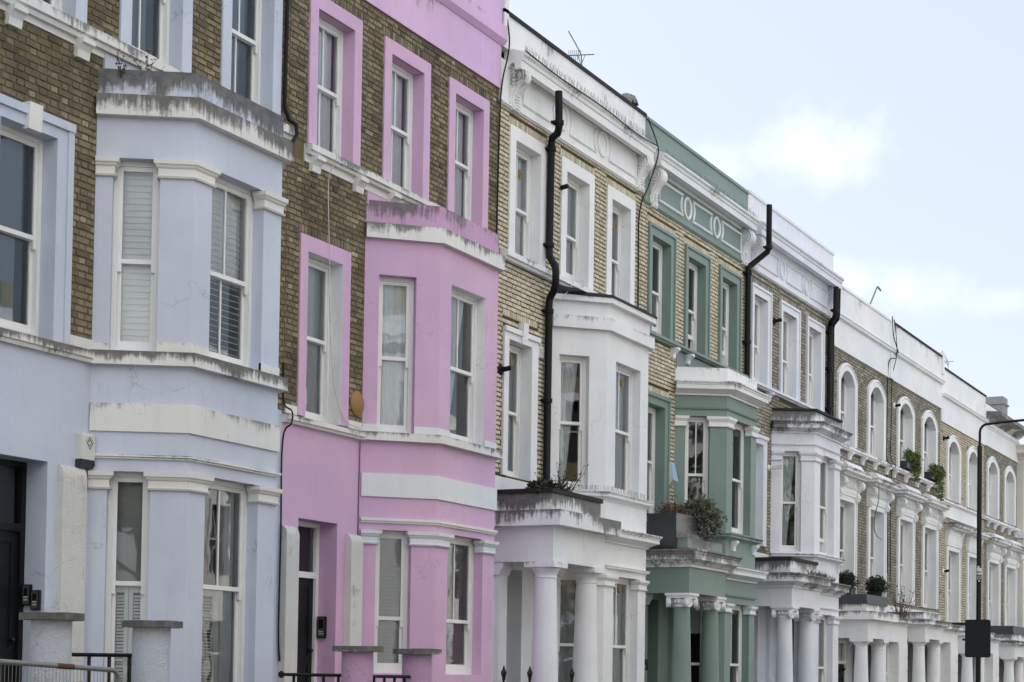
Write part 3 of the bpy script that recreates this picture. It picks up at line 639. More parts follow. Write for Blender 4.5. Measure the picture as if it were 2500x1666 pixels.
# ------------------------------------------------------------------ ground and road
def flat(name, x0, x1, y0, y1, z, mat):
    m = MB(); m.face((x0, y0, z), (x1, y0, z), (x1, y1, z), (x0, y1, z)); return structure(name, m, mat)
M_asph = plain('asphalt', (0.05, 0.05, 0.052), 0.9, 0.2, var=0.25, scale=20); M_pave = plain('paving', (0.16, 0.155, 0.145), 0.85, 0.2, var=0.15, scale=6)
M_earth = plain('bare_ground', (0.12, 0.11, 0.09), 0.95, 0.1, var=0.2, scale=2)
flat('ground', -400, 700, -500, 500, -0.02, M_earth)
flat('road', -60, 220, -14.6, -5.8, -0.012, M_asph)
m = MB(); m.box(-60, 220, -5.65, -2.6, -0.01, 0.1); structure('pavement', m, M_pave)
m = MB(); m.box(-60, 220, -2.598, 0.0, -0.01, 0.09); structure('front_garden_ground', m, plain('dark_earth', (.05, .045, .035), .95, .1, var=.3, scale=3))  # unseen ground, kept dark so less light bounces into the porches
m = MB(); m.box(-60, 220, -17.6, -14.75, -0.01, 0.1); structure('pavement', m, M_pave)
m = MB(); m.box(-60, 220, -5.8, -5.652, -0.01, 0.115); structure('kerb', m, M_stone)
m = MB(); m.box(-60, 220, -14.748, -14.6, -0.01, 0.115); structure('kerb', m, M_stone)
m = MB()
for i in range(40): m.face((-40 + i * 6, -10.25, -0.008), (-38 + i * 6, -10.25, -0.008), (-38 + i * 6, -10.15, -0.008), (-40 + i * 6, -10.15, -0.008))
structure('road_marking', m, plain('road_paint', (0.7, 0.7, 0.68), 0.7))

# ------------------------------------------------------------------ house 1: blue
X0, X1 = 13.7, 19.69
H = thing('terraced_house', 'pale blue rendered house with dark brown brick and white louvred shutters, nearest to the camera', 'house', (X0, 0, 0), 'terraced houses along the street')
bx = (15.92, 16.49, 18.23, 0.90); x3 = 18.80
m = MB(); holes(m, (0, 0), 0, X0, bx[0], 0.1, 4.99, [(14.2, 15.25, 0.9, 3.84, 0, 0.28)]); part('wall', m, M_blue, H); m = MB(); holes(m, (0, 0), 0, x3, X1, 0.1, 4.99, []); part('wall', m, M_blue, H)
SW = [(14.36, 15.68), (16.26, 17.58), (18.19, 19.48)]
br = [(a + .19, b - .19, 8.66, 10.5, 0, 0) for a, b in SW] + [(14.36, 15.24, 5.1, 7.3, 0, 0), (bx[0], x3, 4.99, 7.9, 0, 0)]
m = MB(); holes(m, (0, 0), 0, X0, X1, 4.99, 11.0, br); part('mortar', m, M_mortar_d, H)
o1 = small_windows(H, X0, SW, 8.66, 10.7, M_blue, 0.19, [('blue_full',), ('blue_full',), ('blue_full',)], bars=3)
# first-floor window with keystone
m = MB(); d = .155
for q in ((14.1, 14.36, -.04, d, 5.12, 7.28), (15.24, 15.47, -.04, d, 5.12, 7.28), (14.1, 15.47, -.04, d, 7.28, 7.47)): m.box(*q)
m.box(14.1, 15.49, -.075, -.042, 7.40, 7.49); m.box(15.40, 15.49, -.06, -.042, 5.12, 7.40)
part('window_surround', m, M_blue, H)
m = MB(); i = len(m.v); m.prism([(-.09, 7.25), (-.10, 7.53), (.0, 7.53), (.0, 7.25)], 14.73, 14.93); part('keystone', m, M_cream, H)
window(H, (14.80, .157, 5.14), 0, .88, 2.14, .49, 0, ('blue_full',))
bricks(H, X0, X1, 4.99, 8.64, [(14.1, 15.47, 4.9, 7.49), (bx[0] - .01, x3, 4.9, 7.97), (X0, X1, 8.4, 8.7)] , M_brick_d, 11, 300, hide=(bx[0], 19.6, 8.2), light=.44)
bricks(H, X0, X1, 8.65, 10.9, [(a, b, 8, 10.7) for a, b in SW], M_brick_d, 12, 0, light=.36)
sill_string(H, X0, X1, 8.45, 8.63, .12, G('cream_sill', CREAM, .5), [14.42, 15.50, 16.6, 17.7], M_cream)
m = MB(); m.sweep([(X0, 0), (X1, 0)], band(.02, 8.38, 8.45)); part('string_course', m, M_cream, H)
m = MB(); m.box(16.0, 17.4, -.03, 0.0, 8.22, 8.44); part('render_patch', m, M_blue, H)
sill_string(H, X0, 15.93, 4.985, 5.13, .09, G('cream_sill', CREAM, .75))
m = MB(); m.box(15.47, 15.92, -.03, 0, 5.13, 5.24); part('render_patch', m, M_cream, H)
W75 = G('cream_cornice', CREAM, .85)
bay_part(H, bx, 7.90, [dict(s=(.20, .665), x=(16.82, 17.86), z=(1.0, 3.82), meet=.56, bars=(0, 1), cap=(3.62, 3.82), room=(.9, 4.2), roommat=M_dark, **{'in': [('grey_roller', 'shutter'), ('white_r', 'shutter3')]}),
                      dict(s=(.185, .70), x=(16.83, 17.86), z=(5.14, 7.27), meet=.47, bars=(0, 3), cap=(7.06, 7.27), room=(5.0, 7.9), **{'in': [('slats',), ('slats_open',)]})], M_blue, M_cream,
         [('parapet', 'band', 0.004, 7.93, 8.25, G('blue_parapet', BLUE, .92)), ('bay_cornice', 'band', .1, 7.72, 7.95, W75), ('bay_sill', 'band', .10, 4.98, 5.13, G('cream_bay_sill', CREAM, .9)),
          ('bay_band', 'band', .03, 4.255, 4.56, G('cream_band', CREAM, .3)), ('moulding', 'band', .035, 3.955, 3.975, G('cream_mould', CREAM, .4)), ('moulding', 'band', .055, 3.977, 4.0, G('cream_mould', CREAM, .4))], None, 8.12)
for a, b in (((15.92, 0), (16.02, -.16)),):
    m = MB(); m.sweep([(15.92, 0), (15.92 + .57 * .174, -.9 * .174)], band(.012, 5.131, 5.22)); part('pilaster_base', m, G('cream_base', CREAM, .3), H)
u = Vector((.57, -.9)) / 1.065
q = Vector((15.92, 0)) + u * .70
m = MB(); m.sweep([tuple(q), (16.49, -.9), (16.82, -.9)], band(.012, 5.131, 5.25)); part('pilaster_base', m, G('cream_base', CREAM, .3), H)
m = MB(); m.sweep([(17.86, -.9), (18.23, -.9), (18.80, 0)], band(.012, 5.131, 5.25)); part('pilaster_base', m, G('cream_base', CREAM, .3), H)
door(H, 14.2, 15.25, 3.84, .28, M_black, M_black, .66)
def fin(H, x0, x1, zt, mat, out=.10):
    m = MB(); m.prism([(0.0, 0.1), (0.0, zt + .13)] + [(-out * math.sin(k / 8 * math.pi / 2), zt + .13 * math.cos(k / 8 * math.pi / 2)) for k in range(1, 9)] + [(-out, 0.1)], x0, x1); part('scroll_wall', m, mat, H)
M_fin = paint('roughcast', (0.70, 0.69, 0.65), .12, rough_cast=1.0)
fin(H, 15.41, 15.80, 3.70, M_fin, .08)
shell(H, X0, X1, 12.0)
m = MB(); m.box(X0, X1, -.03, .2, 11.0, 12.3); part('parapet', m, M_blue, H)
pipe(H, [(19.55, -.06, 10.9), (19.52, -.06, 9.15), (19.52, -.06, 8.84), (19.60, -.08, 8.70), (19.64, -.16, 8.64), (19.65, -.17, 8.52), (19.56, -.17, 8.40), (19.50, -.17, 8.36)], .026)

# ------------------------------------------------------------------ house 2: pink
X0, X1 = 19.69, 25.66
H = thing('terraced_house', 'lilac pink house with dark brick, between the blue and the white house', 'house', (X0, 0, 0), 'terraced houses along the street')
bx = (21.67, 22.41, 24.20, .78); x3 = 24.94
m = MB(); holes(m, (0, 0), 0, X0, bx[0], .1, 4.845, [(20.12, 21.08, .9, 3.655, 0, .28)]); part('wall', m, M_pink, H); m = MB(); holes(m, (0, 0), 0, x3, X1, .1, 4.845, []); part('wall', m, M_pink, H)
SW = [(20.14, 21.45), (22.07, 23.40), (23.99, 25.30)]
m = MB(); holes(m, (0, 0), 0, X0, X1, 4.845, 10.9, [(a + .19, b - .19, 8.56, 10.39, 0, 0) for a, b in SW] + [(20.19, 21.06, 4.97, 7.15, 0, 0), (bx[0], x3, 4.845, 7.8, 0, 0)]); part('mortar', m, M_mortar_d, H)
small_windows(H, X0, SW, 8.56, 10.59, M_pink, .195, [('net_l', 'plum_r'), ('net_l', 'plum_r'), ('net_l', 'plum_r')], bars=3)
m = MB()
for q in ((20.01, 20.19, -.03, 0.0, 4.98, 7.15), (21.06, 21.26, -.03, 0.0, 4.98, 7.15), (20.01, 21.26, -.03, 0.0, 7.15, 7.35)): m.box(*q)
part('window_surround', m, M_pink, H)
m = MB(); m.box(20.185, 20.195, -.028, .155, 4.98, 7.15); m.box(21.055, 21.065, -.028, .155, 4.98, 7.15); m.box(20.195, 21.055, -.028, .155, 7.145, 7.155); part('window_reveal', m, M_white, H)
window(H, (20.625, .157, 4.97), 0, .86, 2.17, .50, 0, ('net_full', 'white_r'))
AR = [(a - .04, b + .04, 10.60, 10.72) for a, b in SW] + [(19.98, 21.3, 7.36, 7.47)]
bricks(H, X0, X1, 4.85, 8.50, [(20.01, 21.26, 4.8, 7.35), (bx[0] - .01, x3, 4.8, 7.87), (X0, X1, 8.33, 8.6), AR[3]], M_brick_d, 21, 175, hide=(bx[0], 25.5, 8.1), light=.42, arches=AR[3:])
bricks(H, X0, X1, 8.555, 10.895, [(a, b, 8, 10.59) for a, b in SW] + AR[:3], M_brick_d, 22, 125, light=.33, arches=AR[:3])
m = MB(); m.box(X0 + .4, 23.5, -.0, .0, 8, 8.1)
sill_string(H, 20.08, 25.45, 8.40, 8.545, .13, G('cream_sill', CREAM, .5), [20.19, 21.29, 22.2], M_cream, .2)
m = MB(); m.sweep([(20.08, 0), (25.45, 0)], band(.025, 8.30, 8.40)); part('string_course', m, M_cream, H)
m = MB(); m.box(21.66, 22.9, -.03, 0, 8.12, 8.29); part('render_patch', m, M_pink, H)
sill_string(H, X0, 21.69, 4.845, 4.965, .10, G('cream_sill', CREAM, .5))
m = MB(); m.box(21.27, 21.66, -.03, 0, 4.97, 5.08); m.box(19.72, 20.0, -.03, 0, 4.97, 5.08); part('render_patch', m, M_cream, H)
M_pw = G('pink_bay_white', (0.72, 0.74, 0.74), .0)
bay_part(H, bx, 7.80, [dict(s=(.225, .725), x=(22.76, 23.84), z=(1.66, 3.63), meet=.375, bars=(0, 1), cap=(3.43, 3.63), room=(.9, 4.2), **{'in': [('venetian',), ('venetian',)]}),
                       dict(s=(.205, .735), x=(22.75, 23.82), z=(4.97, 7.16), meet=.475, bars=(0, 1), room=(4.8, 7.8), **{'in': [('net_l',), ('net_flare',)]})], M_pink, M_pw,
         [('parapet', 'band', 0.004, 7.84, 8.18, G('pink_parapet', (0.55, .33, .50), .5)), ('bay_cornice', 'band', .085, 7.65, 7.86, G('white_bay_cornice', (.76, .76, .73), .6)), ('bay_sill', 'band', .10, 4.855, 4.97, G('cream_bay_sill', CREAM, .55)),
          ('bay_band', 'band', .03, 4.085, 4.405, M_pw), ('moulding', 'band', .03, 3.725, 3.75, M_cream), ('moulding', 'band', .05, 3.752, 3.79, M_cream)], None, 8.05)
u = Vector((bx[1] - bx[0], -.78)) / math.hypot(bx[1] - bx[0], .78); P0 = Vector((bx[0], 0))
for pth in ([tuple(P0), tuple(P0 + u * .205)], [tuple(P0 + u * .735), (22.41, -.78), (22.75, -.78)], [(23.82, -.78), (24.2, -.78), (24.94, 0)]):
    m = MB(); m.sweep(pth, band(.012, 4.971, 5.08)); part('pilaster_base', m, M_pw, H)
for s, yy in (((23.81, 23.823), -.78),):
    m = MB(); m.box(23.812, 23.822, -.775, -.63, 4.98, 7.155); m.box(22.752, 23.81, -.775, -.63, 7.152, 7.158); part('window_reveal', m, M_white, H)
door(H, 20.12, 21.08, 3.655, .28, M_black, M_joinery, .66)
fin(H, 19.71, 20.0, 3.40, M_fin, .10); fin(H, 21.29, 21.60, 3.41, M_fin, .10)
m = MB(); m.box(X0, X1, -.035, .2, 10.9, 11.60); part('parapet_band', m, G('pink_upper', (.68, .45, .66), .22), H)
m = MB(); m.sweep([(X0, 0), (X1 + .04, 0)], [(-.02, 11.58), (.05, 11.58), (.12, 11.66), (.12, 11.88), (-.02, 11.90)]); part('cornice', m, G('pink_upper', (.68, .45, .66), .22), H)
m = MB(); m.box(X0, X1 + .04, -.05, .2, 11.90, 13.2); part('parapet', m, G('pink_upper', (.68, .45, .66), .22), H)
shell(H, X0, X1, 12.4)

# ------------------------------------------------------------------ houses 3 - 5: the ones with a full eaves cornice
def eaves(H, x0, x1, zf0, zf1, zs, zc0, zc1, zp, fmat, cmat, pmat, capmat, out=.33, roundels=2, rmat=None, bmat=None, capo=.03):
    m = MB(); m.box(x0, x1, -.035, .2, zf0, zs + .02); part('frieze', m, fmat, H)
    m = MB(); m.sweep([(x0 + .02, 0), (x1 - .02, 0)], slope(.07, zf0 - .04, zf0 + .03)); part('moulding', m, fmat, H)
    m = MB(); m.sweep([(x0 + .25, 0), (x1 - .05, 0)], eaves_prof(out, zs, zc0, zc1)); part('cornice', m, cmat, H)
    m = MB(); m.box(x0, x1, -.06, .2, zc1 + .05, zp); part('parapet', m, pmat, H)
    m = MB(); m.box(x0, x1, -.06 - capo, .24, zp, zp + .06); part('coping', m, capmat, H)
    n = roundels + 1; a, b = x0 + .62, x1 - .25
    frieze_motif(H, [a + (b - a) * k / n for k in range(n + 1)], zf0 + .16, zf1 - .03, rmat or fmat, r=.03 if rmat is not None and rmat is not fmat else .022)
    for x in (x0 + .34, x1 - .34): console(H, x, .22, zf0 - .06, zs - .02, .30, bmat or cmat)

# house 3: white
X0, X1 = 25.66, 31.62
H = thing('terraced_house', 'white painted house with yellow brick and plain columned porch, next to the pink house', 'house', (X0, 0, 0), 'terraced houses along the street')
bx = (27.74, 28.46, 30.32, .71); x3 = 31.04
m = MB(); holes(m, (0, 0), 0, X0, bx[0], .1, 4.80, [(25.90, 26.78, .9, 3.36, 0, .27)]); part('wall', m, M_white, H); m = MB(); holes(m, (0, 0), 0, x3, X1, .1, 4.80, []); part('wall', m, M_white, H)
SW = [(26.05, 27.41), (28.02, 29.39), (29.98, 31.27)]
m = MB(); holes(m, (0, 0), 0, X0, X1, 4.80, 10.8, [(a + .19, b - .19, 8.41, 10.25, 0, 0) for a, b in SW] + [(26.1, 26.94, 4.83, 7.02, 0, 0), (bx[0], x3, 4.8, 7.8, 0, 0)]); part('mortar', m, M_mortar_y, H)
small_windows(H, X0, SW, 8.40, 10.455, M_white, .21, [('white_full',), ('net_full', 'white_r'), ('net_full',)], bars=1, meet=.45, gaps=(0, .1, 0), vents=(.62, 0, .66))
m = MB()
for q in ((25.93, 26.1, -.04, .155, 4.83, 7.01), (26.94, 27.18, -.04, .155, 4.83, 7.01), (25.93, 27.18, -.04, .155, 7.01, 7.19)): m.box(*q)
m.box(25.92, 27.19, -.075, -.042, 7.12, 7.20)
part('window_surround', m, M_white, H)
m = MB(); m.prism([(-.085, 6.99), (-.10, 7.34), (0, 7.34), (0, 6.99)], 26.5, 26.68); part('keystone', m, M_white, H)
window(H, (26.52, .157, 4.83), 0, .84, 2.17, .485, 0, ('net_full', 'white_r'), vent=.78)
AR = [(a - .03, b + .03, 10.465, 10.585) for a, b in SW] + [(25.9, 27.2, 7.36, 7.47)]
bricks(H, X0, X1, 4.85, 8.22, [(25.92, 27.19, 4.7, 7.2), (26.48, 26.7, 7, 7.35), (bx[0], x3, 4.8, 7.98), AR[3]], M_brick_y, 31, 170, hide=(bx[0], 31.6, 8.1), light=.6, arches=AR[3:])
bricks(H, X0, X1, 8.385, 10.74, [(a, b, 8, 10.455) for a, b in SW] + AR[:3], M_brick_y, 32, 130, light=.52, arches=AR[:3])
sill_string(H, X0 + .12, X1, 8.235, 8.385, .15, G('white_sill', WHITE, .2))
M_wp = G('white_porch', WHITE, .92); M_wc = G('white_cornice', WHITE, .45); M_wl = G('white_light', WHITE, .22)
bay_part(H, bx, 7.72, [dict(s=(.20, .69), x=(28.87, 29.97), z=(1.0, 3.38), meet=.49, vent=.85, bars=(0, 1), cap=(3.19, 3.38), room=(.9, 4.2), **{'in': [('net_full',), ('white_r', 'net_full')]}),
                       dict(s=(.155, .695), x=(28.86, 29.96), z=(4.80, 7.05), meet=.49, vent=.78, bars=(0, 1), room=(4.7, 7.7), **{'in': [('net_flare',), ('net_full',)]})], M_white, M_white,
         [('gutter', 'band', .12, 7.955, 8.045, M_wl), ('fascia', 'band', .015, 7.705, 7.955, M_white), ('bay_cornice', 'band', .10, 7.50, 7.705, M_wl), ('bay_sill', 'cornice', .13, 4.64, 4.78, M_wl), ('plinth_band', 'band', .012, 4.781, 4.80, M_white),
          ('bay_cornice', 'cornice', .27, 3.93, 4.17, M_wc), ('moulding', 'cornice', .08, 3.47, 3.545, M_white)], None, 8.03)
m = MB(); pth = [(bx[0], 0), (bx[1], -.71), (bx[2], -.71), (x3, 0)]; m.sweep(pth, [(.0, 8.047), (.14, 8.047), (.13, 8.09), (-.12, 8.16)]); part('roof_edge', m, M_felt, H)
m = MB(); m.prism([(0, 8.05), (-.5, 8.1), (0, 8.22)], bx[0], bx[0] + 1.6); part('flashing', m, M_slate, H)
portico(H, 25.66 + .05, 27.72, 1.04, (3.43, 3.87, 3.975, 4.215, 4.50), M_white, M_wp, M_felt, 'slab', M_wl, M_wp, .2, .19)
door(H, 25.90, 26.78, 3.36, .27, M_black, M_joinery, .56)
eaves(H, X0, X1, 10.72, 11.34, 11.38, 11.27, 11.53, 12.12, M_white, G('white_eaves', WHITE, .45), G('white_upper', WHITE, .14), M_felt)
m = MB(); m.box(X0, X0 + .14, -.09, .2, 11.8, 12.48); part('parapet_pier', m, M_white, H)
shell(H, X0, X1, 12.1)
AT = lambda x, z, y: (x * (13 + y) / 13, y, 1.65 + (z - 1.65) * (13 + y) / 13)
pipe(H, [AT(27.90, 11.52, -.40), AT(27.93, 10.92, -.40), AT(27.88, 10.80, -.35), AT(27.68, 10.68, -.14), AT(27.64, 10.55, -.10)] + [AT(27.62, 8.78, -.10), AT(27.63, 8.66, -.12), AT(27.86, 8.53, -.26), AT(27.89, 8.44, -.28), AT(27.89, 8.25, -.28), AT(27.82, 8.12, -.22), AT(27.66, 7.96, -.11), AT(27.64, 7.84, -.10), AT(27.64, 4.95, -.10), AT(27.66, 4.80, -.16)], .062,
     [AT(27.93, 10.95, -.40), AT(27.64, 10.42, -.10), AT(27.62, 8.8, -.10), AT(27.64, 7.7, -.10), AT(27.64, 6.2, -.10)])

# house 4: green
X0, X1 = 31.62, 37.5
H = thing('terraced_house', 'sage green painted house with pale brick, white scroll capitals and white outlined frieze panels', 'house', (X0, 0, 0), 'terraced houses along the street')
bx = (33.46, 33.99, 35.77, .89); x3 = 36.30
m = MB(); holes(m, (0, 0), 0, X0, bx[0], .1, 4.45, [(31.90, 32.75, .9, 3.15, 0, .45)]); part('wall', m, M_green, H); m = MB(); holes(m, (0, 0), 0, x3, X1, .1, 4.45, []); part('wall', m, M_green, H)
SW = [(31.94, 33.31), (33.86, 35.25), (35.85, 37.17)]
m = MB(); holes(m, (0, 0), 0, X0, X1, 4.45, 10.65, [(a + .19, b - .19, 8.17, 10.04, 0, 0) for a, b in SW] + [(32.0, 32.86, 4.6, 6.83, 0, 0), (bx[0], x3, 4.45, 7.5, 0, 0)]); part('mortar', m, M_mortar_y, H)
small_windows(H, X0, SW, 8.16, 10.235, M_green, .205, [('dark',), ('plum_r',), ('white_r',)], bars=0, edge=.03, meet=.47, gaps=(.12, .3, .3))
m = MB()
for q in ((31.78, 32.0, -.04, .155, 4.6, 6.83), (32.86, 33.09, -.04, .155, 4.6, 6.83), (31.78, 33.09, -.04, .155, 6.83, 7.03)): m.box(*q)
m.box(31.76, 33.11, -.075, -.042, 6.97, 7.04); m.box(33.03, 33.11, -.06, -.042, 4.6, 6.97); part('window_surround', m, M_green, H)
window(H, (32.43, .157, 4.6), 0, .86, 2.22, .52, 0, ('net_full',))
AR = [(a - .05, b + .05, 10.245, 10.37) for a, b in SW] + [(31.75, 33.12, 7.05, 7.17)]
bricks(H, X0, X1, 4.45, 8.06, [(31.76, 33.11, 4, 7.04), (bx[0], x3, 4, 7.6), AR[3]], M_brick_y, 41, 150, hide=(bx[0], 37.2, 7.8), light=.62, arches=AR[3:])
bricks(H, X0, X1, 8.165, 10.6, [(a, b, 8, 10.235) for a, b in SW] + AR[:3], M_brick_y, 42, 150, light=.62, arches=AR[:3])
sill_string(H, X0 + .1, X1, 8.06, 8.165, .15, M_green, [33.16, 33.95, 36.9], M_white, .14)
M_gp = G('green_porch', GREEN, .55); M_wbc = G('white_bay_cornice2', WHITE, .4)
m = MB(); m.box(33.46, 36.2, -.03, 0, 7.7, 8.05); part('render_patch', m, M_green, H)
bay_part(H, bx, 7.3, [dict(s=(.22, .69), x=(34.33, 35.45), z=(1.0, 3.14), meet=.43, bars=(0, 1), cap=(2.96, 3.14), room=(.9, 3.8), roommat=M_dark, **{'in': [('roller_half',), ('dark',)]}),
                      dict(s=(.215, .70), x=(34.33, 35.44), z=(4.55, 6.78), meet=.48, bars=(1, 0), cap=(6.57, 6.78), room=(4.4, 7.2), **{'in': [('dark',), ('dark',)]})], M_green, M_white,
         [('parapet', 'band', 0.004, 7.40, 7.73, M_wl), ('bay_cornice', 'cornice', .26, 7.18, 7.45, M_wbc), ('moulding', 'cornice', .05, 6.90, 6.945, M_green), ('bay_sill', 'cornice', .15, 4.38, 4.50, M_gp),
          ('bay_cornice', 'cornice', .25, 3.60, 3.85, M_wbc), ('moulding', 'cornice', .05, 3.26, 3.31, M_green)], None, 7.65)
for x in (34.3, 35.55): m = MB(); corbel(m, x, .14, 4.375, .12, .2); m.xf(0, Matrix.Translation((0, -.89, 0))); part('corbel', m, M_white, H)
portico(H, X0 + .03, 33.62, 1.03, (3.225, 3.70, 3.70, 4.035, 4.25), M_green, G('white_porch_cornice', WHITE, .75), None, 'ionic', M_white, M_gp, .26, .17)
door(H, 31.90, 32.75, 3.15, .45, plain('dark_green_door', (.02, .04, .035), .4), M_green, .5)
eaves(H, X0, X1, 10.58, 11.17, 11.30, 11.26, 11.49, 12.09, M_green, G('white_eaves', WHITE, .3), M_green, M_green, .36, 2, M_white, M_white)
shell(H, X0, X1, 12.0)

# house 5: lavender white
X0, X1 = 37.5, 43.95
H = thing('terraced_house', 'lavender white house with grey brick between two tall black downpipes, beyond the green house', 'house', (X0, 0, 0), 'terraced houses along the street')
bx = (39.44, 39.93, 41.93, .86); x3 = 42.42
m = MB(); holes(m, (0, 0), 0, X0, bx[0], .1, 4.45, [(37.80, 38.65, .9, 3.15, 0, .45)]); part('wall', m, M_lav, H); m = MB(); holes(m, (0, 0), 0, x3, X1, .1, 4.45, []); part('wall', m, M_lav, H)
SW = [(37.90, 39.24), (39.92, 41.36), (41.92, 43.32)]
m = MB(); holes(m, (0, 0), 0, X0, X1, 4.45, 10.65, [(a + .17, b - .19, 8.17, 10.05, 0, 0) for a, b in SW] + [(37.95, 38.8, 4.6, 6.83, 0, 0), (bx[0], x3, 4.45, 7.5, 0, 0)]); part('mortar', m, M_mortar_g, H)
small_windows(H, X0, SW, 8.15, 10.275, M_lav, .205, [('white_full',), ('white_full',), ('white_full',)], bars=2, edge=.03, meet=.45, gaps=(.06, 0, 0))
m = MB()
for q in ((37.75, 37.95, -.04, .155, 4.6, 6.83), (38.8, 39.05, -.04, .155, 4.6, 6.83), (37.75, 39.05, -.04, .155, 6.83, 7.02)): m.box(*q)
m.box(37.73, 39.07, -.075, -.042, 6.95, 7.03); part('window_surround', m, M_lav, H)
window(H, (38.38, .157, 4.6), 0, .85, 2.22, .52, 0, ('net_full',))
AR = [(a - .05, b + .05, 10.285, 10.41) for a, b in SW]
bricks(H, X0, X1, 4.45, 10.6, [(37.73, 39.07, 4, 7.03), (bx[0], x3, 4, 7.6), (X0, X1, 8.03, 8.16)] + [(a, b, 8, 10.275) for a, b in SW] + AR, M_brick_m, 51, 120, hide=(bx[0], 43.6, 7.8), light=.5, arches=AR)
sill_string(H, X0 + .1, X1, 8.04, 8.15, .15, M_lav, [39.0], M_lav, .14)
M_lg = G('lavender_cornice', LAV, .85); M_lp = G('lavender_light', LAV, .3)
bay_part(H, bx, 7.3, [dict(s=(.22, .69), x=(40.36, 41.48), z=(1.0, 3.16), meet=.43, bars=(0, 2), cap=(2.96, 3.16), room=(.9, 3.8), **{'in': [('dark',), ('net_full',)]}),
                      dict(s=(.215, .69), x=(40.36, 41.48), z=(4.54, 6.79), meet=.48, bars=(0, 2), cap=(6.57, 6.79), gap=(0, .25), room=(4.4, 7.2), **{'in': [('net_flare',), ('net_full',)]})], M_lav, M_lav,
         [('parapet', 'band', 0.004, 7.42, 7.69, M_lg), ('bay_cornice', 'cornice', .26, 7.19, 7.46, M_lg), ('moulding', 'cornice', .05, 6.91, 6.95, M_lav), ('bay_sill', 'cornice', .15, 4.38, 4.49, M_lp),
          ('bay_cornice', 'cornice', .26, 3.61, 3.90, M_lg), ('moulding', 'cornice', .05, 3.27, 3.32, M_lav)], None, 7.66)
m = MB(); m.sweep([(bx[0], 0), (bx[1], -.86), (bx[2], -.86), (x3, 0)], [(-.1, 7.70), (.05, 7.70), (.05, 7.75), (-.1, 7.75)]); part('roof_edge', m, M_felt, H)
m = MB(); corbel(m, 41.7, .14, 4.375, .12, .2); m.xf(0, Matrix.Translation((0, -.86, 0))); part('corbel', m, M_lav, H)
portico(H, X0 + .03, 39.55, 1.12, (3.225, 3.60, 3.62, 3.93, 4.20), M_lav, M_lg, M_felt, 'ionic', M_lav, M_lg, .26, .17)
door(H, 37.80, 38.65, 3.15, .45, M_black, M_lav, .5)
eaves(H, X0, X1, 10.60, 11.19, 11.32, 11.28, 11.53, 12.14, M_lav, M_lp, M_lav, M_lav, .36, 2, M_lav, M_lav)
shell(H, X0, X1, 12.0)
pipe(H, [AT(39.12, 12.26, -.5), AT(39.12, 11.28, -.5), AT(39.02, 11.18, -.46), AT(37.85, 10.62, -.12), AT(37.74, 10.54, -.1), AT(37.74, 10.3, -.1), AT(37.74, 8.05, -.1)], .062, [AT(39.12, 11.26, -.5), AT(37.74, 10.4, -.1), AT(37.74, 8.9, -.1)])
pipe(H, [AT(44.42, 11.46, -.36), AT(44.38, 10.78, -.36), AT(44.32, 10.68, -.34), AT(43.98, 10.48, -.12), AT(43.92, 10.38, -.10), AT(43.92, 6.9, -.10)], .065, [AT(44.38, 10.82, -.36), AT(43.92, 10.2, -.1), AT(43.92, 9.3, -.1), AT(43.92, 8.3, -.1)])
pipe(H, [AT(44.66, 11.46, -.36), AT(44.62, 10.78, -.36), AT(44.56, 10.68, -.34), AT(44.20, 10.48, -.12), AT(44.14, 10.38, -.10), AT(44.14, 6.9, -.10)], .05)

# ------------------------------------------------------------------ houses 6 - 9: flat fronts with arched windows
def arch_window(H, a, b, z0, z1, mat, sur=.2, rise=.32, ins=('net_full',), proud=.06):
    """a, b: outer edges of the surround; z1: crown of the outer arch"""
    oa, ob = a + sur, b - sur; m = MB(); k = 14
    def arc(x0, x1, zt, r):
        w = (x1 - x0) / 2; R = (w * w + r * r) / (2 * r); return lambda u: zt - R + math.sqrt(max(0, R * R - (u - (x0 + x1) / 2) ** 2))
    fo, fi = arc(a, b, z1, rise * 1.1), arc(oa, ob, z1 - .2, rise); so, si = z1 - rise * 1.1, z1 - .2 - rise; d = .17
    m.box(a, oa, -proud, d, z0, min(so, si)); m.box(ob, b, -proud, d, z0, min(so, si))
    s = min(so, si)
    for i in range(k):
        t0, t1 = i / k, (i + 1) / k; xo0, xo1, xi0, xi1 = a + (b - a) * t0, a + (b - a) * t1, oa + (ob - oa) * t0, oa + (ob - oa) * t1
        A, B, C_, D = (xi0, fi(xi0)), (xi1, fi(xi1)), (xo1, fo(xo1)), (xo0, fo(xo0))
        m.face(*[(x, -proud, z) for x, z in (A, B, C_, D)])
        m.face((A[0], -proud, A[1]), (A[0], d, A[1]), (B[0], d, B[1]), (B[0], -proud, B[1])); m.face((D[0], -proud, D[1]), (C_[0], -proud, C_[1]), (C_[0], .01, C_[1]), (D[0], .01, D[1]))
    for x0, x1, f0, f1 in ((a, oa, so, si), (ob, b, si, so)):
        m.face((x0, -proud, s), (x1, -proud, s), (x1, -proud, f1), (x0, -proud, f0))
        m.face((x0, -proud, s), (x0, -proud, f0), (x0, d, f0), (x0, d, s)); m.face((x1, -proud, s), (x1, -proud, f1), (x1, d, f1), (x1, d, s))
    part('window_surround', m, mat, H)
    m = MB(); m.tube([(a + (b - a) * i / 12 * .94 + (b - a) * .03, -proud - .004, fo(a + (b - a) * .03 + (b - a) * i / 12 * .94) - .05) for i in range(13)], .022, 5); m.tube([(b - .05, -proud - .004, so - .02), (b - .05, -proud - .004, z0)], .02, 5); part('moulding', m, mat, H)
    window(H, ((oa + ob) / 2, d + .002, z0), 0, ob - oa, z1 - .2 - z0, .46, 2, ins)
    return (oa, ob, z0, z1 - .2, rise, 0), (a, b, z0, z1)
